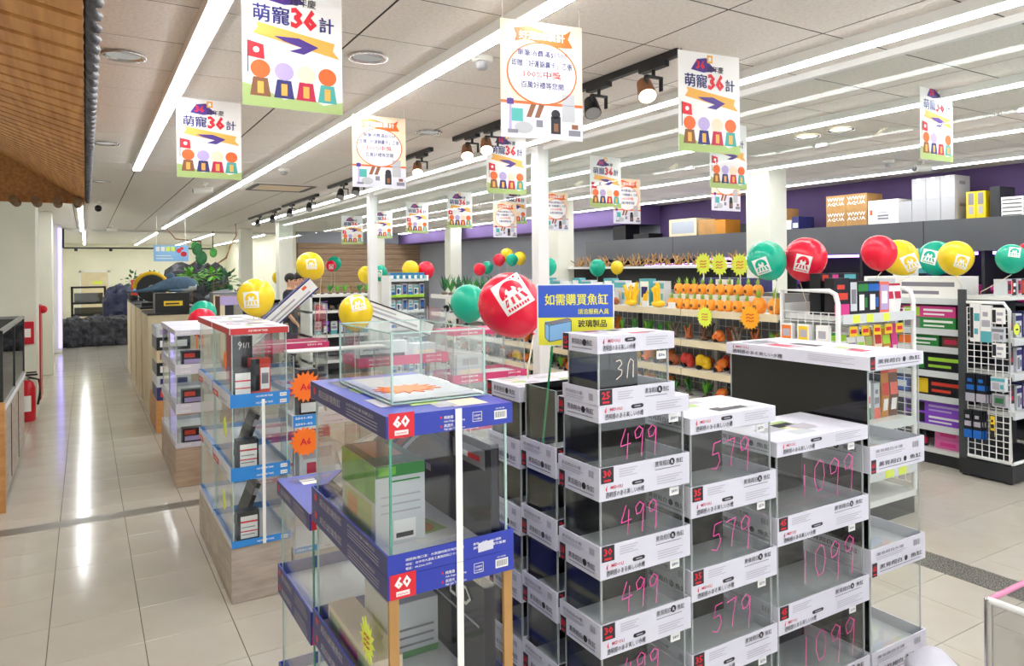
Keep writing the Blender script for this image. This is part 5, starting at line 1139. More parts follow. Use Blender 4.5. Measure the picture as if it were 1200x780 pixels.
for i, (p0, p1) in enumerate(((1068.5, 1085), (1085, 1102), (1102, 1119))):
    wcart('pale grey carton in the upper row on the canopy, %s' % ordl(i, 3), p0, p1, ZC + .232, .232, 'card_grey', left=((.35, .85, .65, 1, 'white_print'),), front=((.3, .6, .7, .75, 'grey_ink'),) if i == 2 else ())
for i, (p0, p1) in enumerate(((1132, 1143.5), (1143.5, 1155))):
    wcart('yellow pack with grey bottle picture on the canopy, %s one' % ('left', 'right')[i], p0, p1, ZC, .27, 'yellow_pack', left=((.2, .5, .8, .95, 'grey_ink'), (.25, .15, .75, .45, 'soft_ink')))
wcart('dark flat display case right of the yellow packs', 1160, 1172, ZC, .3, 'dark_grey')
for k in range(5): wcart('white tray in the stack at the canopy right end, %s' % (('lowest', 'second', 'middle', 'fourth', 'topmost')[k]), 1173, 1199, ZC + .038 * k, .036, 'white_print', left=((.05, .1, .95, .35, 'dark_grey'),))
wcart('brown carton left of the white pillar on the far canopy', 818, 838, ZC, .22, 'kraft'); wcart('tan carton beside the brown one on the far canopy', 838, 850, ZC, .2, 'amber_pack')
wcart('black speaker box on the far canopy by the pillar', 868, 878, ZC, .12, 'black')
wcart('tall black speaker cabinet on the far canopy behind the driftwood', 718, 733, ZC, .24, 'black'); wcart('wide beige framed board box on the far canopy', 784, 816, ZC, .26, 'cream_board', left=((.08, .15, .92, .85, 'grey_wall'),)); wcart('low black device on the far canopy beside the speaker cabinet', 742, 760, ZC, .08, 'black')
# ================================================================== MID DISTANCE UNITS
t = thing('end_display', 'white shelf unit of blue and white fish food packs under the red balloon', 'shelf', (3.78, 9.8, 0))
MB().box(0, .62, .3, .33, 0, 1.62, 'shelf_white').build('back_panel', t)
for x in (0, .59): MB().box(x, x + .03, 0, .3, 0, 1.62 if x == 0 else 1.62, 'white_metal').build('side_panel', t)
for z in (.2, .55, .85, 1.1, 1.33, 1.56):
    s = MB().box(.03, .59, 0, .3, z - .025, z, 'shelf_white').build('shelf', t); MB().box(.03, .59, -.01, 0, z - .03, z + .01, 'lime_pack' if z == 1.33 else 'price_rail').build('price_rail', s)
for j, z in enumerate((.2, .55, .85, 1.1, 1.33, 1.56)):
    row(0, lin_(3.86, 4.32, 6), z + .0005, 'carton', [g_box(.07, .08, .16, 'silver_pack', 'blue_pack', 'teal_pack', 1), g_box(.07, .08, .15, 'white_print', 'teal_pack', 'navy_print', 0), g_box(.07, .08, .17, 'silver_pack', 'navy_print', 'blue_pack', 3)] if j < 5 else [g_box(.08, .08, .1, 'teal_pack', 'blue_pack', 'white_print', 0)], 'blue and white food pack, %%s on %s' % ('the floor level shelf', 'the second shelf up', 'the third shelf up', 'the fourth shelf up', 'the fifth shelf up', 'the very top')[j], 'food pack', 'fish food packs', rz=0, axis='x', yfix=9.86)
t = thing('dark_post', 'dark grey upright post at the far end of the pineapple gondola', 'post', (4.05, 9.12, 0)); MB().box(0, .05, 0, .05, 0, 1.55, 'dark_post').build('shaft', t); MB().box(-.03, .08, -.03, .08, 0, .02, 'dark_post').build('foot', t)
# plant island
t = thing('plant_island', 'white shelving island topped with live green plants in mid distance', 'shelf', (2.95, 11.0, 0))
for z in (.3, .7, 1.08, 1.33): MB().box(0, 1.1, 0, .6, z - .04, z, 'shelf_white').build('shelf', t)
MB().box(0, 1.1, .56, .6, 0, 1.3, 'dark_grey').build('back_panel', t)
for x in (0, 1.06): MB().box(x, x + .04, 0, .6, 0, 1.33, 'white_metal').build('side_panel', t)
row(0, lin_(3.08, 3.92, 8), 1.3305, 'plastic_plant', [g_plant(.75, 'leaf_lime', 110, 26), g_plant(.65, 'driftwood', 111, 22), g_plant(.75, 'leaf', 112, 26), g_plant(.65, 'leaf_lime', 113, 26)], 'leafy green plant on the plant island, %s', 'plant', 'plants on the island', rz=0, axis='x', yfix=11.18)
row(0, lin_(3.12, 3.88, 8), 1.0805, 'ornament', [g_stone(.9, 'black_pack', 121), g_box(.09, .1, .14, 'violet_pack', 'black_pack', 'white_print', 0), g_stone(.8, 'stone_ornament', 122)], 'dark ornament on the plant island middle shelf, %s', 'ornament', 'ornaments on the island middle shelf', rz=0, axis='x', yfix=11.15)
row(0, lin_(3.12, 3.88, 7), .7005, 'carton', [g_box(.1, .1, .2, 'silver_pack', 'teal_pack', 'grey_ink', 1), g_box(.1, .1, .22, 'black_pack', 'violet_pack', 'white_print', 0)], 'box on the plant island lower shelf, %s', 'box', 'boxes on the island lower shelf', rz=0, axis='x', yfix=11.15)
# ================================================================== BALLOONS
def logo2d(s, col):
    """store emblem: square plate with a roofed head over four feet and a caption line; returns list of (quads, material, lift)"""
    out = []
    n = 8
    g = [[(-.5 + i / n, -.5 + j / n) for j in range(n + 1)] for i in range(n + 1)]
    out.append(([(g[i][j], g[i + 1][j], g[i + 1][j + 1], g[i][j + 1]) for i in range(n) for j in range(n)], 'white_print', 1.004))
    q = []
    N = 18
    for k in range(N):      # thick arched head
        a0, a1 = PI * k / N, PI * (k + 1) / N
        for r0, r1 in ((.20, .30), (.30, .38)):
            q.append(((r0 * math.cos(a0), .04 + r0 * .95 * math.sin(a0)), (r0 * math.cos(a1), .04 + r0 * .95 * math.sin(a1)), (r1 * math.cos(a1), .04 + r1 * math.sin(a1)), (r1 * math.cos(a0), .04 + r1 * math.sin(a0))))
    for x0, x1 in ((-.38, -.16), (.16, .38)): q.append(((x0, -.06), (x1, -.02), (x1, .06), (x0, .06)))
    q.append(((-.06, .10), (.06, .10), (.09, .24), (-.09, .24)))
    for x0, x1, dx in ((-.30, -.20, -.09), (-.12, -.03, -.03), (.04, .13, .03), (.21, .31, .09)): q.append(((x0 + dx, -.30), (x1 + dx, -.30), (x1, -.09), (x0, -.09)))
    for k in range(8): q.append(((-.38 + k * .095, -.44), (-.38 + k * .095 + .06, -.44), (-.38 + k * .095 + .06, -.36), (-.38 + k * .095, -.36)))
    for a in (((-.46, -.46), (.46, -.46), (.46, -.445), (-.46, -.445)),): q.append(a)
    out.append((q, col, 1.010)); return out
def balloon(label, px, py, rp, col, base, logo=None, tilt=0, group=None, plain=False, stick='stick', **k):
    """px,py centre and rp radius in the photo; k fixes the distance; logo=(dx,dy,size,rot) in radii; tilt = lean of the neck, degrees to the right"""
    c = at(px, py, **k); dep = (c - EYE).dot(_F); r = rp * dep / FPX
    base = Vector(base) if base is not None else Vector((c.x, c.y, 0))
    if isinstance(base, Vector) and len(base) == 1: base = Vector((c.x, c.y, base[0]))
    t = thing('balloon', label, 'balloon', base, 0, group)
    o = c - base
    view = (EYE - c).normalized(); rt = Vector((0, 0, 1)).cross(view).normalized(); rt = rt; up = view.cross(rt).normalized()
    ta = math.radians(tilt); ax = (up * math.cos(ta) - rt * math.sin(ta)).normalized(); sx = rt * math.cos(ta) + up * math.sin(ta); sx = ax.cross(view).normalized() * -1 if False else (rt * math.cos(ta) + up * math.sin(ta)).normalized()
    R = Matrix((sx, view, ax)).transposed()      # columns: side, towards viewer, axis
    if R.determinant() < 0: R = Matrix((-sx, view, ax)).transposed()
    prof = []
    for i in range(15):
        th = PI * i / 14 * .985; z = -math.cos(th); rr = math.sin(th)
        if z < 0: zz = z * 1.16; rr *= (1 - .10 * z * z)
        else: zz = z * 1.0
        prof.append((max(.028, rr) * r, zz * r))
    prof[-1] = (1e-5, r); n = 28 if rp > 12 else 14
    b = MB(); b.lathe([(.055 * r, -1.24 * r), (.03 * r, -1.18 * r)] + prof, col, n); b.build('envelope', t, mat=Matrix.Translation(o) @ R.to_4x4())
    neck = o + (R @ Vector((0, 0, -1.22 * r)))
    m = MB(); L = neck.length
    m.tube([Vector((0, 0, .0008)), Vector((0, 0, .03)), neck * .5 + Vector((0, 0, .01)), neck], .0028 if not plain else .004, stick, 6); m.build('stick', t)
    if logo:
        dx, dy, sz, rot = logo; cr, sr = math.cos(math.radians(rot)), math.sin(math.radians(rot))
        lb = MB()
        for quads, mat, lift in logo2d(1, col):
            for qd in quads:
                vs = []
                for (u, v) in qd:
                    a, b2 = (u * cr - v * sr) * sz + dx, (u * sr + v * cr) * sz + dy
                    d = math.sqrt(max(.02, 1 - min(.96, a * a + b2 * b2)))
                    p = rt * a + up * b2 + view * d
                    loc = R.transposed() @ p
                    s = 1.0
                    if loc.z < 0: 
                        s = 1 + .02 * (-loc.z)
                        loc = Vector((loc.x * (1 - .10 * loc.z * loc.z), loc.y * (1 - .10 * loc.z * loc.z), loc.z * 1.16))
                    vs.append(o + R @ (loc * r * lift))
                lb.add(vs, [(0, 1, 2, 3)], mat)
        lb.build('emblem', t)
    return t
R_, Y_, G_ = 'red_balloon', 'yellow_balloon', 'green_balloon'
balloon('largest red balloon with white store emblem beside the blue and yellow sign', 597, 356, 37, R_, (1.22, 1.95, 1.3455), (.08, .32, .98, 32), 38, D=2.45)
balloon('green balloon touching the left side of the largest red balloon', 549, 354, 21, G_, (2.38, 4.58, 0), None, 0, Y=4.58)
balloon('yellow balloon with emblem standing above the red lidded tank', 300, 347, 21, Y_, (.87, 4.50, 1.4125), (-.25, -.15, .8, 3), 8, Y=4.5)
balloon('yellow balloon with emblem above the middle crimson banded tank', 417, 365, 20, Y_, None, (.12, .45, .8, 12), -4, Y=4.48)
balloon('yellow balloon with emblem in front of the wooden plank wall', 363, 311, 16, Y_, None, (.1, .12, .7, 5), 40, Y=6.0)
balloon('small yellow balloon half hidden by the second white pillar', 326, 325, 7, Y_, None, None, 0, Y=15.6)
balloon('tiny green balloon before the plank wall', 392, 308, 8, G_, None, None, 0, Y=16.2)
balloon('tiny red balloon before the plank wall', 388, 311, 6, R_, None, (0, -.2, .8, 0), 0, Y=15.6)
balloon('small yellow balloon beside the farther thin white post, left of a green one', 429, 321, 9.5, Y_, (3.90, 11.5, 1.3305), None, 0, Y=11.5)
balloon('small green balloon with emblem right of the farther thin white post', 445, 319, 9, G_, (3.98, 11.12, 1.3305), (-.1, -.1, .8, 0), 0, Y=11.12)
balloon('small yellow balloon over the fish food shelf', 481, 315, 10, Y_, None, None, 0, Y=10.3)
balloon('small red balloon over the fish food shelf', 499, 316, 10, R_, None, None, 0, Y=10.34)
for (px, py, r, c, lb, y) in ((585, 304, 7, R_, 'tiny red balloon in the far cluster left of the nearer thin post', 12.4), (594, 298, 7.5, Y_, 'tiny yellow balloon at the top of the far cluster', 12.9), (600, 304, 7, G_, 'tiny green balloon in the far cluster', 12.2), (609, 302, 7.5, Y_, 'tiny yellow balloon at the right of the far cluster', 12.7), (562, 315, 7, R_, 'tiny red balloon low at the left of the far cluster', 12.6), (571, 313, 7, G_, 'tiny green balloon low at the left of the far cluster', 12.8)):
    balloon(lb, px, py, r, c, None, None, 0, Y=y)
balloon('yellow balloon peeking out right of the nearer thin white post', 632, 314, 8.5, Y_, (4.22, 6.66, 1.3605), None, 0, X=4.27)
balloon('green balloon with emblem above the top left corner of the sign', 642, 312, 10.5, G_, (4.26, 6.5, 1.3605), (-.3, .2, .8, 0), 0, X=4.26)
balloon('green balloon in front of the driftwood', 700, 313, 9.5, G_, None, None, 0, X=5.7)
balloon('yellow balloon in front of the driftwood', 723, 313, 7.5, Y_, None, None, 0, X=5.85)
balloon('green balloon with tilted emblem left of the white pillar base', 898, 304, 22, G_, (4.085, 3.31, 1.3685), (-.25, -.3, .75, 20), 25, X=4.05)
balloon('large red balloon with emblem in front of the white pillar', 944, 302, 24, R_, (4.30, 3.20, 1.3805), (-.12, -.22, .72, -14), -12, Y=3.22)
balloon('plain red balloon above the grooming boxes', 1030, 295, 19.5, R_, (4.70, 3.17, 1.3805), None, 6, Y=3.0)
balloon('yellow balloon with emblem behind the plain red one', 1053, 301, 20.5, Y_, (4.80, 3.19, 1.3805), (.55, -.25, .8, 25), 40, Y=3.17)
balloon('green balloon with emblem tucked behind the yellow one by the posters', 1097, 301, 19, G_, (6.72, 3.64, .136), (-.35, .05, .8, -15), 0, X=6.72)
balloon('yellow balloon with emblem in front of the light blue poster', 1120, 301, 19, Y_, (6.10, 3.10, 1.5005), (.3, -.25, .7, -18), 0, X=6.09)
balloon('green balloon with emblem above the right end rack', 1185, 302, 16, G_, (6.16, 2.99, 1.4505), (.2, .4, .7, -8), 0, X=6.2)
balloon('red balloon cut by the right edge of the view', 1207, 296, 13, R_, (6.86, 2.96, 1.4505), None, 0, X=6.87)
balloon('green balloon behind a red one over the white lidded tanks', 238, 367, 15, G_, (1.03, 7.95, 0), None, 0, Y=7.95)
balloon('red balloon over the white lidded tanks by the aisle', 237, 377, 16, R_, (.98, 7.62, 0), None, 0, Y=7.62)

# ================================================================== HANGING PROMOTION BANNERS
BW, BH = .35, .455
def print_pets(b):
    w, h = BW, BH
    b.poly([(0, 0), (w, 0), (w, h * .10), (w * .8, h * .06), (w * .62, h * .12), (w * .4, h * .07), (w * .2, h * .14), (0, h * .17)], 'green_print')
    b.poly([(w * .0, 0), (w * .3, 0), (w * .15, h * .08), (0, h * .1)], 'teal_print' if False else 'leaf_lime', .0008) if False else None
    # plain festive shapes along the lower edge
    for (x, m1, m2) in ((.17, 'orange_print', 'tan_print'), (.40, 'lilac_print', 'navy_print'), (.62, 'peach_print', 'crimson_print'), (.84, 'orange_print', 'teal_print')):
        b.poly([(w * (x - .10), h * .08), (w * (x + .10), h * .08), (w * (x + .07), h * .22), (w * (x - .07), h * .22)], m2, .001)
        b.disc(w * x, h * .285, w * .095, h * .068, m1, .0014); b.rect(w * (x - .03), h * .10, w * (x + .03), h * .19, 'ochre_print', .0018)
    b.rect(w * .045, h * .25, w * .055, h * .49, 'ink', .0018); b.poly([(w * .055, h * .49), (w * .2, h * .47), (w * .21, h * .36), (w * .055, h * .37)], 'red_print', .0021); b.disc(w * .13, h * .425, w * .03, h * .022, 'white_print', .0025)
    b.poly([(w * .13, h * .64), (w * .92, h * .56), (w * .9, h * .50), (w * .97, h * .44), (w * .1, h * .55), (w * .15, h * .6)], 'ochre_print', .0009)
    b.poly([(w * .30, h * .55), (w * .55, h * .56), (w * .75, h * .51), (w * .6, h * .44), (w * .45, h * .45), (w * .58, h * .49), (w * .4, h * .52)], 'purple_print', .0014)
    b.poly([(w * .20, h * .82), (w * .3, h * .93), (w * .45, h * .95), (w * .5, h * .9), (w * .62, h * .83), (w * .4, h * .8)], 'purple_print', .0009)
    b.text('36', w * .28, h * .83, h * .09, 'red_print', .03, z=.0014); b.text('週年慶', w * .46, h * .81, h * .065, 'ink', .015, z=.0014); b.rect(w * .46, h * .90, w * .55, h * .98, 'ochre_print', .0012); b.rect(w * .485, h * .92, w * .525, h * .96, 'white_print', .0016)
    b.text('萌寵', w * .10, h * .645, h * .135, 'navy_print', .03, z=.0018); b.text('36', w * .47, h * .63, h * .17, 'red_print', .04, z=.002); b.text('計', w * .76, h * .635, h * .12, 'navy_print', .03, z=.0018)
def print_lucky(b):
    w, h = BW, BH
    b.rect(0, 0, w, h * .30, 'card_white'); b.rect(0, h * .29, w, h * .315, 'orange_print', .0009)
    b.disc(w * .5, h * .56, w * .42, h * .26, 'paper', .0012, 32); b.ring(w * .5, h * .56, w * .43, h * .27, .006, 'orange_print', .0016)
    b.poly([(w * .16, h * .93), (w * .35, h * .96), (w * .6, h * .91), (w * .78, h * .92), (w * .86, h * .96), (w * .82, h * .88), (w * .88, h * .81), (w * .7, h * .80), (w * .5, h * .82), (w * .3, h * .85), (w * .17, h * .82), (w * .2, h * .88)], 'orange_print', .002)
    b.text('好運錦囊計', w * .5, h * .845, h * .07, 'white_print', .025, z=.0026, wmax=w * .56, center=True)
    for (s, y, hh, m, wm) in (('單筆消費滿$1500', .70, .058, 'navy_print', .6), ('即贈「好運錦囊卡」乙張', .61, .06, 'navy_print', .74), ('100%中獎', .52, .065, 'red_print', .46), ('百萬好禮等您開', .43, .058, 'navy_print', .52)):
        b.text(s, w * .5, h * y, h * hh, m, .018, z=.0022, wmax=w * wm, center=True)
    b.rect(w * .10, h * .06, w * .125, h * .34, 'lilac_print', .0016); b.rect(w * .07, h * .28, w * .15, h * .33, 'purple_print', .0018); b.rect(w * .08, h * .04, w * .2, h * .07, 'grey_ink', .0018)
    b.rect(w * .12, h * .14, w * .26, h * .25, 'teal_print', .0014)
    for x in (.30, .40): b.poly([(w * x, h * .18), (w * (x + .06), h * .18), (w * (x + .12), h * .29), (w * (x + .06), h * .30)], 'tan_print', .0016)
    b.disc(w * .27, h * .09, w * .11, h * .05, 'card_grey', .0016); b.rect(w * .42, h * .10, w * .50, h * .16, 'grey_ink', .0016)
    b.rect(w * .74, h * .16, w * .90, h * .40, 'card_grey', .0016); b.rect(w * .74, h * .30, w * .90, h * .305, 'grey_ink', .002)
    b.rect(w * .60, h * .05, w * .72, h * .20, 'ink', .0018); b.disc(w * .66, h * .22, w * .055, h * .04, 'ink', .0018); b.rect(w * .635, h * .07, w * .69, h * .14, 'tan_print', .0022)
    b.rect(w * .82, h * .04, w * .97, h * .09, 'grey_ink', .0018); b.rect(w * .86, h * .10, w * .94, h * .14, 'tan_print', .0018)
def banner(kind, px, py, D, label, rz=0, sc=1.0, tilt=0):
    c = at(px, py, D=D); t = thing('hanging_banner', label, 'banner', c, rz); t.scale = (sc, sc, sc)
    put('sheet', shared(('sheet', kind), lambda: MB().box(-BW / 2, BW / 2, -.0012, .0012, 0, BH, 'paper' if kind == 'pets' else 'cream_paper').mesh('sheet')), t)
    put('print', cached(('ban', kind), print_pets if kind == 'pets' else print_lucky), t, mat=basis((-BW / 2, -.0016, 0), *FRONT))
    up = (H - c.z) / sc
    if up > BH + .005:
        for x in (-BW / 2 + .01, BW / 2 - .01): MB().tube([(x, 0, BH), (x, 0, up)], .0012, 'white_print', 5).build('string', t)
    return t
banner('pets', 345, 129, 2.52, 'largest white banner with purple and red 36 lettering, cut by the top edge', .03)
banner('pets', 246, 209, 4.15, 'white 36 lettering banner hanging at left before the second LED strip')
banner('lucky', 636, 163, 2.80, 'largest cream lucky draw banner with orange ring, at top centre', -.16, 1.0)
banner('lucky', 445, 220, 4.55, 'cream lucky draw banner hanging left of the track light spots', -.06)
banner('pets', 594, 227, 5.35, 'white 36 lettering banner hanging below the largest cream banner', .05)
banner('pets', 832, 179, 3.28, 'white 36 lettering banner hanging left of the glass curtain at right', -.12)
banner('pets', 854, 221, 5.0, 'white 36 lettering banner directly behind the right hand one', -.05)
banner('lucky', 851, 247, 6.0, 'cream banner lowest at right, behind two 36 banners', .02)
banner('pets', 710, 243, 6.4, 'white 36 lettering banner seen against the far strips left of a lucky banner')
banner('lucky', 735, 262, 7.2, 'small cream lucky banner just left of centre right purple wall')
banner('lucky', 652, 270, 8.5, 'small cream lucky banner before the second large white pillar')
banner('lucky', 592, 278, 9.3, 'small cream lucky banner left of the nearer thin post')
banner('pets', 604, 262, 9.6, 'small 36 lettering banner left of the nearer thin post')
banner('pets', 539, 267, 9.0, 'small 36 lettering banner above the far white pillar')
banner('pets', 489, 273, 10.5, 'small 36 lettering banner above the fish food shelf')
banner('pets', 448, 279, 11.8, 'tiny 36 lettering banner right of the farther thin post')
banner('pets', 413, 286, 11.5, 'tiny 36 lettering banner left of the farther thin post')
banner('pets', 1098, 188, 4.25, 'hazy 36 lettering banner hanging behind the glass curtain', .0)

# ================================================================== BLUE AND YELLOW SIGN
c = at(675, 405, D=2.06); ux = Vector((.185, -.11, 0)).normalized(); sw, sh_ = .222, .178
sg = thing('tank_sign', 'blue and yellow sign about buying fish tanks, held on a green stick', 'sign', c)
Ms = basis((-ux.x * sw / 2, -ux.y * sw / 2, 0), ux, Vector((0, .0, 1)))
MB().box(0, sw, 0, sh_, -.004, 0, 'white_print').build('board', sg, mat=Ms)
b = MB(); b.rect(.003, sh_ * .46, sw - .003, sh_ - .003, 'sign_blue'); b.rect(.003, .003, sw - .003, sh_ * .46, 'sign_yellow')
b.text('如需購買魚缸', sw * .10, sh_ * .66, sh_ * .185, 'sign_yellow', .02, wmax=sw * .82, z=.0012, res=2); b.text('請洽服務人員', sw * .53, sh_ * .51, sh_ * .09, 'sign_yellow', .015, wmax=sw * .40, z=.0012); b.text('玻璃製品', sw * .53, sh_ * .30, sh_ * .12, 'ink', .03, wmax=sw * .37, z=.0012)
x0, y0, x1, y1 = sw * .10, sh_ * .07, sw * .44, sh_ * .40
b.poly([(x0, y0 + .012), (x0 + .012, y0), (x1, y0 + .012), (x1, y1), (x0, y1)], 'sign_tank_blue', .001)
for st in ([(x0, y0 + .012), (x0 + .012, y0), (x1, y0 + .012), (x1, y1), (x0 + .012, y1 - .012), (x0 + .012, y0)], [(x0, y0 + .012), (x0, y1 - .005), (x0 + .012, y1 - .012)], [(x0, y1 - .005), (x1 - .005, y1 + .008), (x1, y1)]): b.stroke(st, .0018, 'navy_print', .0014)
b.poly([(x0, y1 - .003), (x0 + .014, y1 - .010), (x1 + .003, y1 + .003), (x1 - .01, y1 + .01)], 'grey_ink', .0018)
b.build('lettering', sg, mat=Ms)
bs = Vector((1.16, 1.775, 1.1765)) - c
MB().tube([(-ux.x * .06 + .004, -ux.y * .06 + .01, .06), (bs.x, bs.y, bs.z)], .003, 'green_stick', 6).build('stick', sg)

# ================================================================== PEOPLE behind the far counters
def person(label, x, y, hgt, rz, top, bottom, lean=0):
    s = hgt / 1.7
    J = {'pel': (0, 0, .93, .13), 'wst': (0, 0, 1.05, .12), 'chs': (0, -.01 - lean * .5, 1.28, .145), 'nek': (0, -lean, 1.44, .055), 'hd1': (0, -.02 - lean, 1.52, .075), 'hd2': (0, -.02 - lean, 1.60, .088), 'hd3': (0, -.01 - lean, 1.67, .06),
         'ls': (-.17, -lean * .6, 1.37, .06), 'le': (-.22, .0 - lean * .6, 1.10, .045), 'lw': (-.21, -.14 - lean, .90, .032), 'rs': (.17, -lean * .6, 1.37, .06), 're': (.22, .0 - lean * .6, 1.10, .045), 'rw': (.21, -.14 - lean, .90, .032),
         'lh': (-.10, 0, .86, .095), 'lk': (-.11, -.01, .48, .065), 'la': (-.11, .02, .08, .042), 'lf': (-.12, -.12, .035, .035), 'rh': (.10, 0, .86, .095), 'rk': (.11, -.01, .48, .065), 'ra': (.11, .02, .08, .042), 'rf': (.12, -.12, .035, .035)}
    E = [('pel', 'wst'), ('wst', 'chs'), ('chs', 'nek'), ('nek', 'hd1'), ('hd1', 'hd2'), ('hd2', 'hd3'), ('chs', 'ls'), ('ls', 'le'), ('le', 'lw'), ('chs', 'rs'), ('rs', 're'), ('re', 'rw'), ('pel', 'lh'), ('lh', 'lk'), ('lk', 'la'), ('la', 'lf'), ('pel', 'rh'), ('rh', 'rk'), ('rk', 'ra'), ('ra', 'rf')]
    for sd, sg_ in (('l', -1), ('r', 1)):
        wx, wy, wz, _ = J[sd + 'w']; J[sd + 'p'] = (wx, wy - .05, wz - .05, .03); E.append((sd + 'w', sd + 'p'))
        for f, (dx, ln) in enumerate(((-.028, .06), (-.01, .075), (.009, .07), (.026, .055))):
            J[sd + 'f%d' % f] = (wx + dx, wy - .09, wz - .07 - ln * .2, .009); J[sd + 'g%d' % f] = (wx + dx, wy - .10 - ln * .4, wz - .09 - ln * .6, .008); E += [(sd + 'p', sd + 'f%d' % f), (sd + 'f%d' % f, sd + 'g%d' % f)]
        J[sd + 't'] = (wx - sg_ * .045, wy - .07, wz - .06, .010); E.append((sd + 'w', sd + 't'))
    names = list(J); me = bpy.data.meshes.new('skeleton'); me.from_pydata([tuple(c * s for c in J[n][:3]) for n in names], [(names.index(a), names.index(b)) for a, b in E], [])
    o = bpy.data.objects.new('skeleton', me); COL.objects.link(o); o.modifiers.new('skin', 'SKIN'); o.modifiers.new('sub', 'SUBSURF').levels = 2
    for i, n in enumerate(names): me.skin_vertices[0].data[i].radius = (J[n][3] * s, J[n][3] * s); me.skin_vertices[0].data[i].use_root = n == 'pel'
    bpy.context.view_layer.update(); bm = bpy.data.meshes.new_from_object(o.evaluated_get(bpy.context.evaluated_depsgraph_get())); bpy.data.objects.remove(o)
    for m in ('skin', top, bottom, 'black'): bm.materials.append(MATS[m])
    for p in bm.polygons:
        z = p.center.z / s; ax_ = abs(p.center.x / s); p.use_smooth = True
        p.material_index = 0 if z > 1.43 or (ax_ > .17 and z < 1.02 and z > .7) else 1 if z > .93 else 3 if z < .07 else 2
    t = thing('person', label, 'person', (x, y, 0), rz); zs = min(v.co.z for v in bm.vertices)
    for v in bm.vertices: v.co.z -= zs
    put('body', bm, t)
    zh = 1.60 * s - zs; yh = (-.02 - lean) * s; r = .092 * s
    h = MB(); h.ball((0, yh + .022 * s, zh + .03 * s), r * 1.08, 'hair', 14, 9, (1, 1, .95)); h.build('hair', t)
    for sx in (-1, 1):
        MB().ball((sx * .032 * s, yh - .082 * s, zh - .015 * s), .011 * s, 'black_gloss', 8, 6).build('eye', t); MB().ball((sx * .09 * s, yh, zh - .02 * s), .022 * s, 'skin', 8, 6, (.4, 1, 1.3)).build('ear', t)
    MB().ball((0, yh - .094 * s, zh - .04 * s), .014 * s, 'skin', 8, 6, (.8, 1, 1.4)).build('nose', t); MB().ball((0, yh - .08 * s, zh - .075 * s), .02 * s, 'coral_red', 8, 6, (1, .4, .3)).build('mouth', t)
    return t
a = at(340, 327, Y=12.6); person('person with black hair behind the counter, left one below the yellow balloon', a.x, 12.6, 1.66, .9, 'dark_cloth', 'dark_cloth')
a = at(350, 327, Y=13.4); person('person with black hair behind the counter, right one below the yellow balloon', a.x, 13.4, 1.67, .3, 'orange_cloth', 'dark_cloth')
a = at(212, 350, Y=14.72); person('person with black hair bending down behind the whale toy', a.x, 14.72, 1.36, 0, 'dark_cloth', 'dark_cloth', .08)
a = at(283, 348, Y=14.1); person('person with black hair seen low behind the dark counter', a.x, 14.1, 1.40, .2, 'coral_red' if False else 'orange_cloth', 'dark_cloth')

# ================================================================== ROCKERY AND GREENERY AT THE AISLE END
ro = rock('rockery', 51, .62, .42, .98, 'rock_dark', (1.95, 15.9, 0), 'tall dark rockery rising behind the whale toy, covered with plants', 'rockery', amp=.3)
def g_bush(r, mat, seed, n=40, ls=.09):
    def fn(b):
        q = random.Random(seed); b.tube([(0, 0, 0), (.01, 0, r * .9)], [.015, .006], 'bark', 6)
        for k in range(n):
            d = Vector((q.gauss(0, 1), q.gauss(0, 1), q.gauss(.3, .8))).normalized(); p = Vector((0, 0, r * .95)) + Vector((d.x, d.y, d.z * .75)) * r * q.uniform(.35, 1); a = d.cross(Vector((0, 0, 1))).normalized() * ls * .35; e = (d + Vector((0, 0, -.3))).normalized() * ls * q.uniform(.8, 1.4)
            if k % 5 == 0: b.tube([(0, 0, r * .6), p], .004, 'bark', 4)
            b.add([p, p + e * .5 + a, p + e, p + e * .5 - a, p + e * .5 + Vector((0, 0, ls * .12))], [(0, 1, 4), (1, 2, 4), (2, 3, 4), (3, 0, 4)], mat)
    return good(('bush', r, mat, seed), fn)
def bush(label, px, py, r, mat, seed, Y, n=40, ls=.09, zbase=None, pot=True):
    p = at(px, py, Y=Y); zb = zbase if zbase is not None else p.z - r * 1.1
    t = thing('potted_plant', label, 'plant', (p.x, Y, zb)); hp = max(.02, p.z - r * .95 - zb)
    MB().lathe([(.07, 0), (.09, .12), (.08, .12), (.07, .10), (1e-5, .10)], 'dark_grey', 14).build('pot', t)
    MB().tube([(0, 0, .1), (0, 0, hp + .02)], .014, 'bark', 6).build('stem', t)
    put('foliage', g_bush(r, mat, seed, n, ls), t, (0, 0, hp)); return t
bush('dark leaved potted plant left of the whale toy, nearest the red framed screen', 156, 330, .2, 'leaf_dark', 1, 14.0, 60, .07, 1.2255)
bush('mid green potted plant rising behind the whale tail', 181, 328, .2, 'leaf', 2, 13.8, 60, .07, 1.2255)
bush('bright green fern in front of the dark rockery', 225, 326, .2, 'leaf_lime', 3, 15.0, 90, .1, 0)
bush('broad leaved dark green plant right of the fern', 262, 332, .30, 'leaf_dark', 4, 15.0, 60, .16, 0)
bush('lime leaved plant in front of the right part of the rockery', 250, 322, .15, 'leaf_lime', 6, 14.7, 40, .1, 0)
t = thing('climbing_plant', 'big leaved climbing plant above the rockery with a bare brown branch', 'plant', (.10, 0, 1.5)); t.parent = ro; del t['category']
pts = [at(px, py, Y=15.9) - Vector((2.05, 15.9, 1.5)) for px, py in ((224, 310), (238, 300), (235, 283), (206, 280), (196, 268))]
MB().tube([(0, 0, 0)] + [tuple(p) for p in pts], [.03, .025, .022, .018, .014, .01], 'bark', 7).build('branch', t)
pts = [at(px, py, Y=15.9) - Vector((2.05, 15.9, 1.5)) for px, py in ((250, 312), (265, 302), (270, 288), (277, 276), (276, 262))]
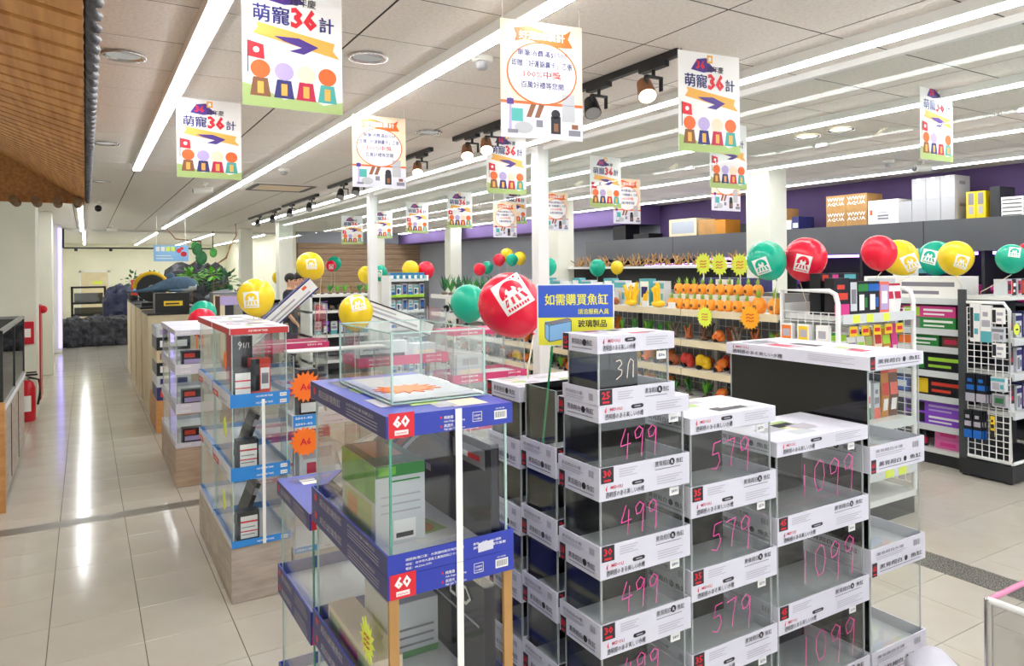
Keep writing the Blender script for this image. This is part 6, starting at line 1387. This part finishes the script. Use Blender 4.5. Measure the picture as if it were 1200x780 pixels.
MB().tube([(.1, 0, .1)] + [tuple(p) for p in pts], [.03, .02, .018, .016, .012, .01], 'driftwood', 7).build('branch', t)
for (px, py, r_, m) in ((231, 292, .13, 'leaf_dark'), (236, 302, .15, 'leaf_dark'), (250, 296, .1, 'leaf'), (228, 288, .09, 'leaf')):
    p = at(px, py, Y=15.8) - Vector((2.05, 15.9, 1.5)); b = MB(); b.ball(tuple(p), r_, m, 10, 6, (.75, .12, 1)); b.build('leaf', t)
# dark counter with bits behind the balloons, blue hanging board, red framed screen
t = thing('dark_counter', 'black counter in front of the rockery', 'counter', (1.42, 12.9, 0)); MB().box(0, 1.5, 0, .6, 0, 1.16, 'black').build('body', t); MB().box(-.02, 1.52, -.02, .62, 1.16, 1.2, 'black_gloss').build('countertop', t); MB().box(.02, 1.48, -.004, 0, .1, 1.1, 'dark_grey').build('front_panel', t)
t = thing('grey_plush', 'grey seal plush toy lying on the black counter', 'plush toy', (1.75, 13.1, 1.2005)); MB().tube([(0, 0, .05), (.15, 0, .09), (.35, 0, .1), (.5, 0, .07)], [.03, .08, .1, .05], 'hood_grey', 12).build('body', t); MB().ball((.55, 0, .09), .07, 'hood_grey', 10, 8).build('head', t); MB().ball((.36, -.11, .03), .06, 'hood_grey', 8, 6, (1, .6, .3)).build('flipper', t)
carton('brown and violet display box by the first yellow balloon', (1.30, 8.6, 0), .42, .35, 1.42, 'brown_pack', front=((0, .93, 1, 1, 'lilac_print'), (0, .5, .12, .93, 'cream_board'), (.12, .5, 1, .93, 'ink')), cat='display box')
a = at(180, 287, Y=14.6); c2 = at(221, 306, Y=14.6); t = thing('hanging_board', 'light blue hanging board with red fish pictures above the counters', 'sign', (a.x, 14.6, c2.z)); w_, h_ = c2.x - a.x, a.z - c2.z
MB().box(0, w_, 0, .02, 0, h_, 'sign_tank_blue').build('board', t); b = MB()
for k, m in enumerate(('white_print', 'white_print', 'neon_yellow', 'neon_yellow')): b.rect(w_ * (.06 + .145 * k), h_ * .62, w_ * (.17 + .145 * k), h_ * .9, m)
b.rect(w_ * .06, h_ * .15, w_ * .55, h_ * .2, 'white_print'); b.rect(w_ * .06, h_ * .32, w_ * .5, h_ * .37, 'white_print'); b.disc(w_ * .72, h_ * .66, w_ * .07, h_ * .14, 'red_print'); b.disc(w_ * .86, h_ * .45, w_ * .09, h_ * .16, 'red_print'); b.disc(w_ * .8, h_ * .8, w_ * .06, h_ * .1, 'coral_red')
b.build('print', t, mat=basis((0, -.001, 0), *FRONT))
for x in (.05, w_ - .05): MB().tube([(x, .01, h_), (x, .01, H - c2.z)], .004, 'white_metal', 6).build('hanger', t)
a = at(136, 328, Y=13.62); t = thing('framed_screen', 'small red framed screen left of the dark leaved plant', 'screen', (.66, 13.62, 1.2255)); zz = a.z - 1.2255 - .26
MB().box(0, .30, 0, .03, zz, zz + .26, 'red_pack').build('frame', t); MB().box(.03, .27, -.002, 0, zz + .05, zz + .23, 'sign_tank_blue').build('picture', t); MB().box(.12, .18, .005, .025, 0, zz, 'black').build('stand', t)

# ================================================================== NEAR RIGHT CORNER: clear bin and white tub
t = thing('clear_bin', 'clear plastic bin with pink rim at the bottom right corner', 'bin', (2.19, .62, 0)); w_, d_, h_ = .55, .43, .75
for (a0, a1, b0, b1) in ((0, .006, 0, d_), (w_ - .006, w_, 0, d_), (.006, w_ - .006, 0, .006), (.006, w_ - .006, d_ - .006, d_)): MB().box(a0, a1, b0, b1, .02, h_, 'clear_plastic').build('pane', t)
MB().box(0, w_, 0, d_, 0, .02, 'clear_plastic').build('floor_pane', t)
for (x, y) in ((.0, d_), (0, 0), (w_, d_), (w_, 0)): MB().tube([(x, y, 0), (x, y, h_ + .004)], .011, 'chrome', 10).build('corner_post', t)
MB().tube([(0, d_, h_), (w_, d_, h_)], .008, 'plastic_pink', 8).build('rim', t); MB().tube([(0, 0, h_), (0, d_, h_)], .010, 'white_metal', 8).build('rim', t); MB().tube([(w_, 0, h_), (w_, d_, h_)], .010, 'white_metal', 8).build('rim', t)
for k, m in enumerate(('coral_pack', 'green_pack', 'peach_print', 'magenta_pack')): item('pouch', g_pouch(.12, .2, m, 'white_print'), (2.268 + .13 * k, .86, .0205), .2 * k, '%s snack pouch inside the clear pink rimmed bin' % ('coral', 'green', 'cream', 'magenta')[k], 'pouch')
q = at(1118, 771, Z=.555) + Vector((0, .06, 0)); t = thing('white_tub', 'frosted white plastic tub at the bottom edge left of the clear bin', 'tub', (q.x, q.y, 0)); t.scale = (.5, .5, 1)
MB().lathe([(.10, 0), (.13, .04), (.14, .46), (.15, .48), (.15, .50), (.135, .51), (.06, .55), (1e-5, .555)], 'card_white', 22).build('body', t); MB().lathe([(.152, .47), (.158, .48), (.158, .50), (.152, .51)], 'clear_plastic', 22).build('rim', t)
for o in bpy.data.objects:
    if o.name.split('.')[0] in ('lettering', 'print', 'cover_print', 'price_writing'): o['kind'] = 'stuff'
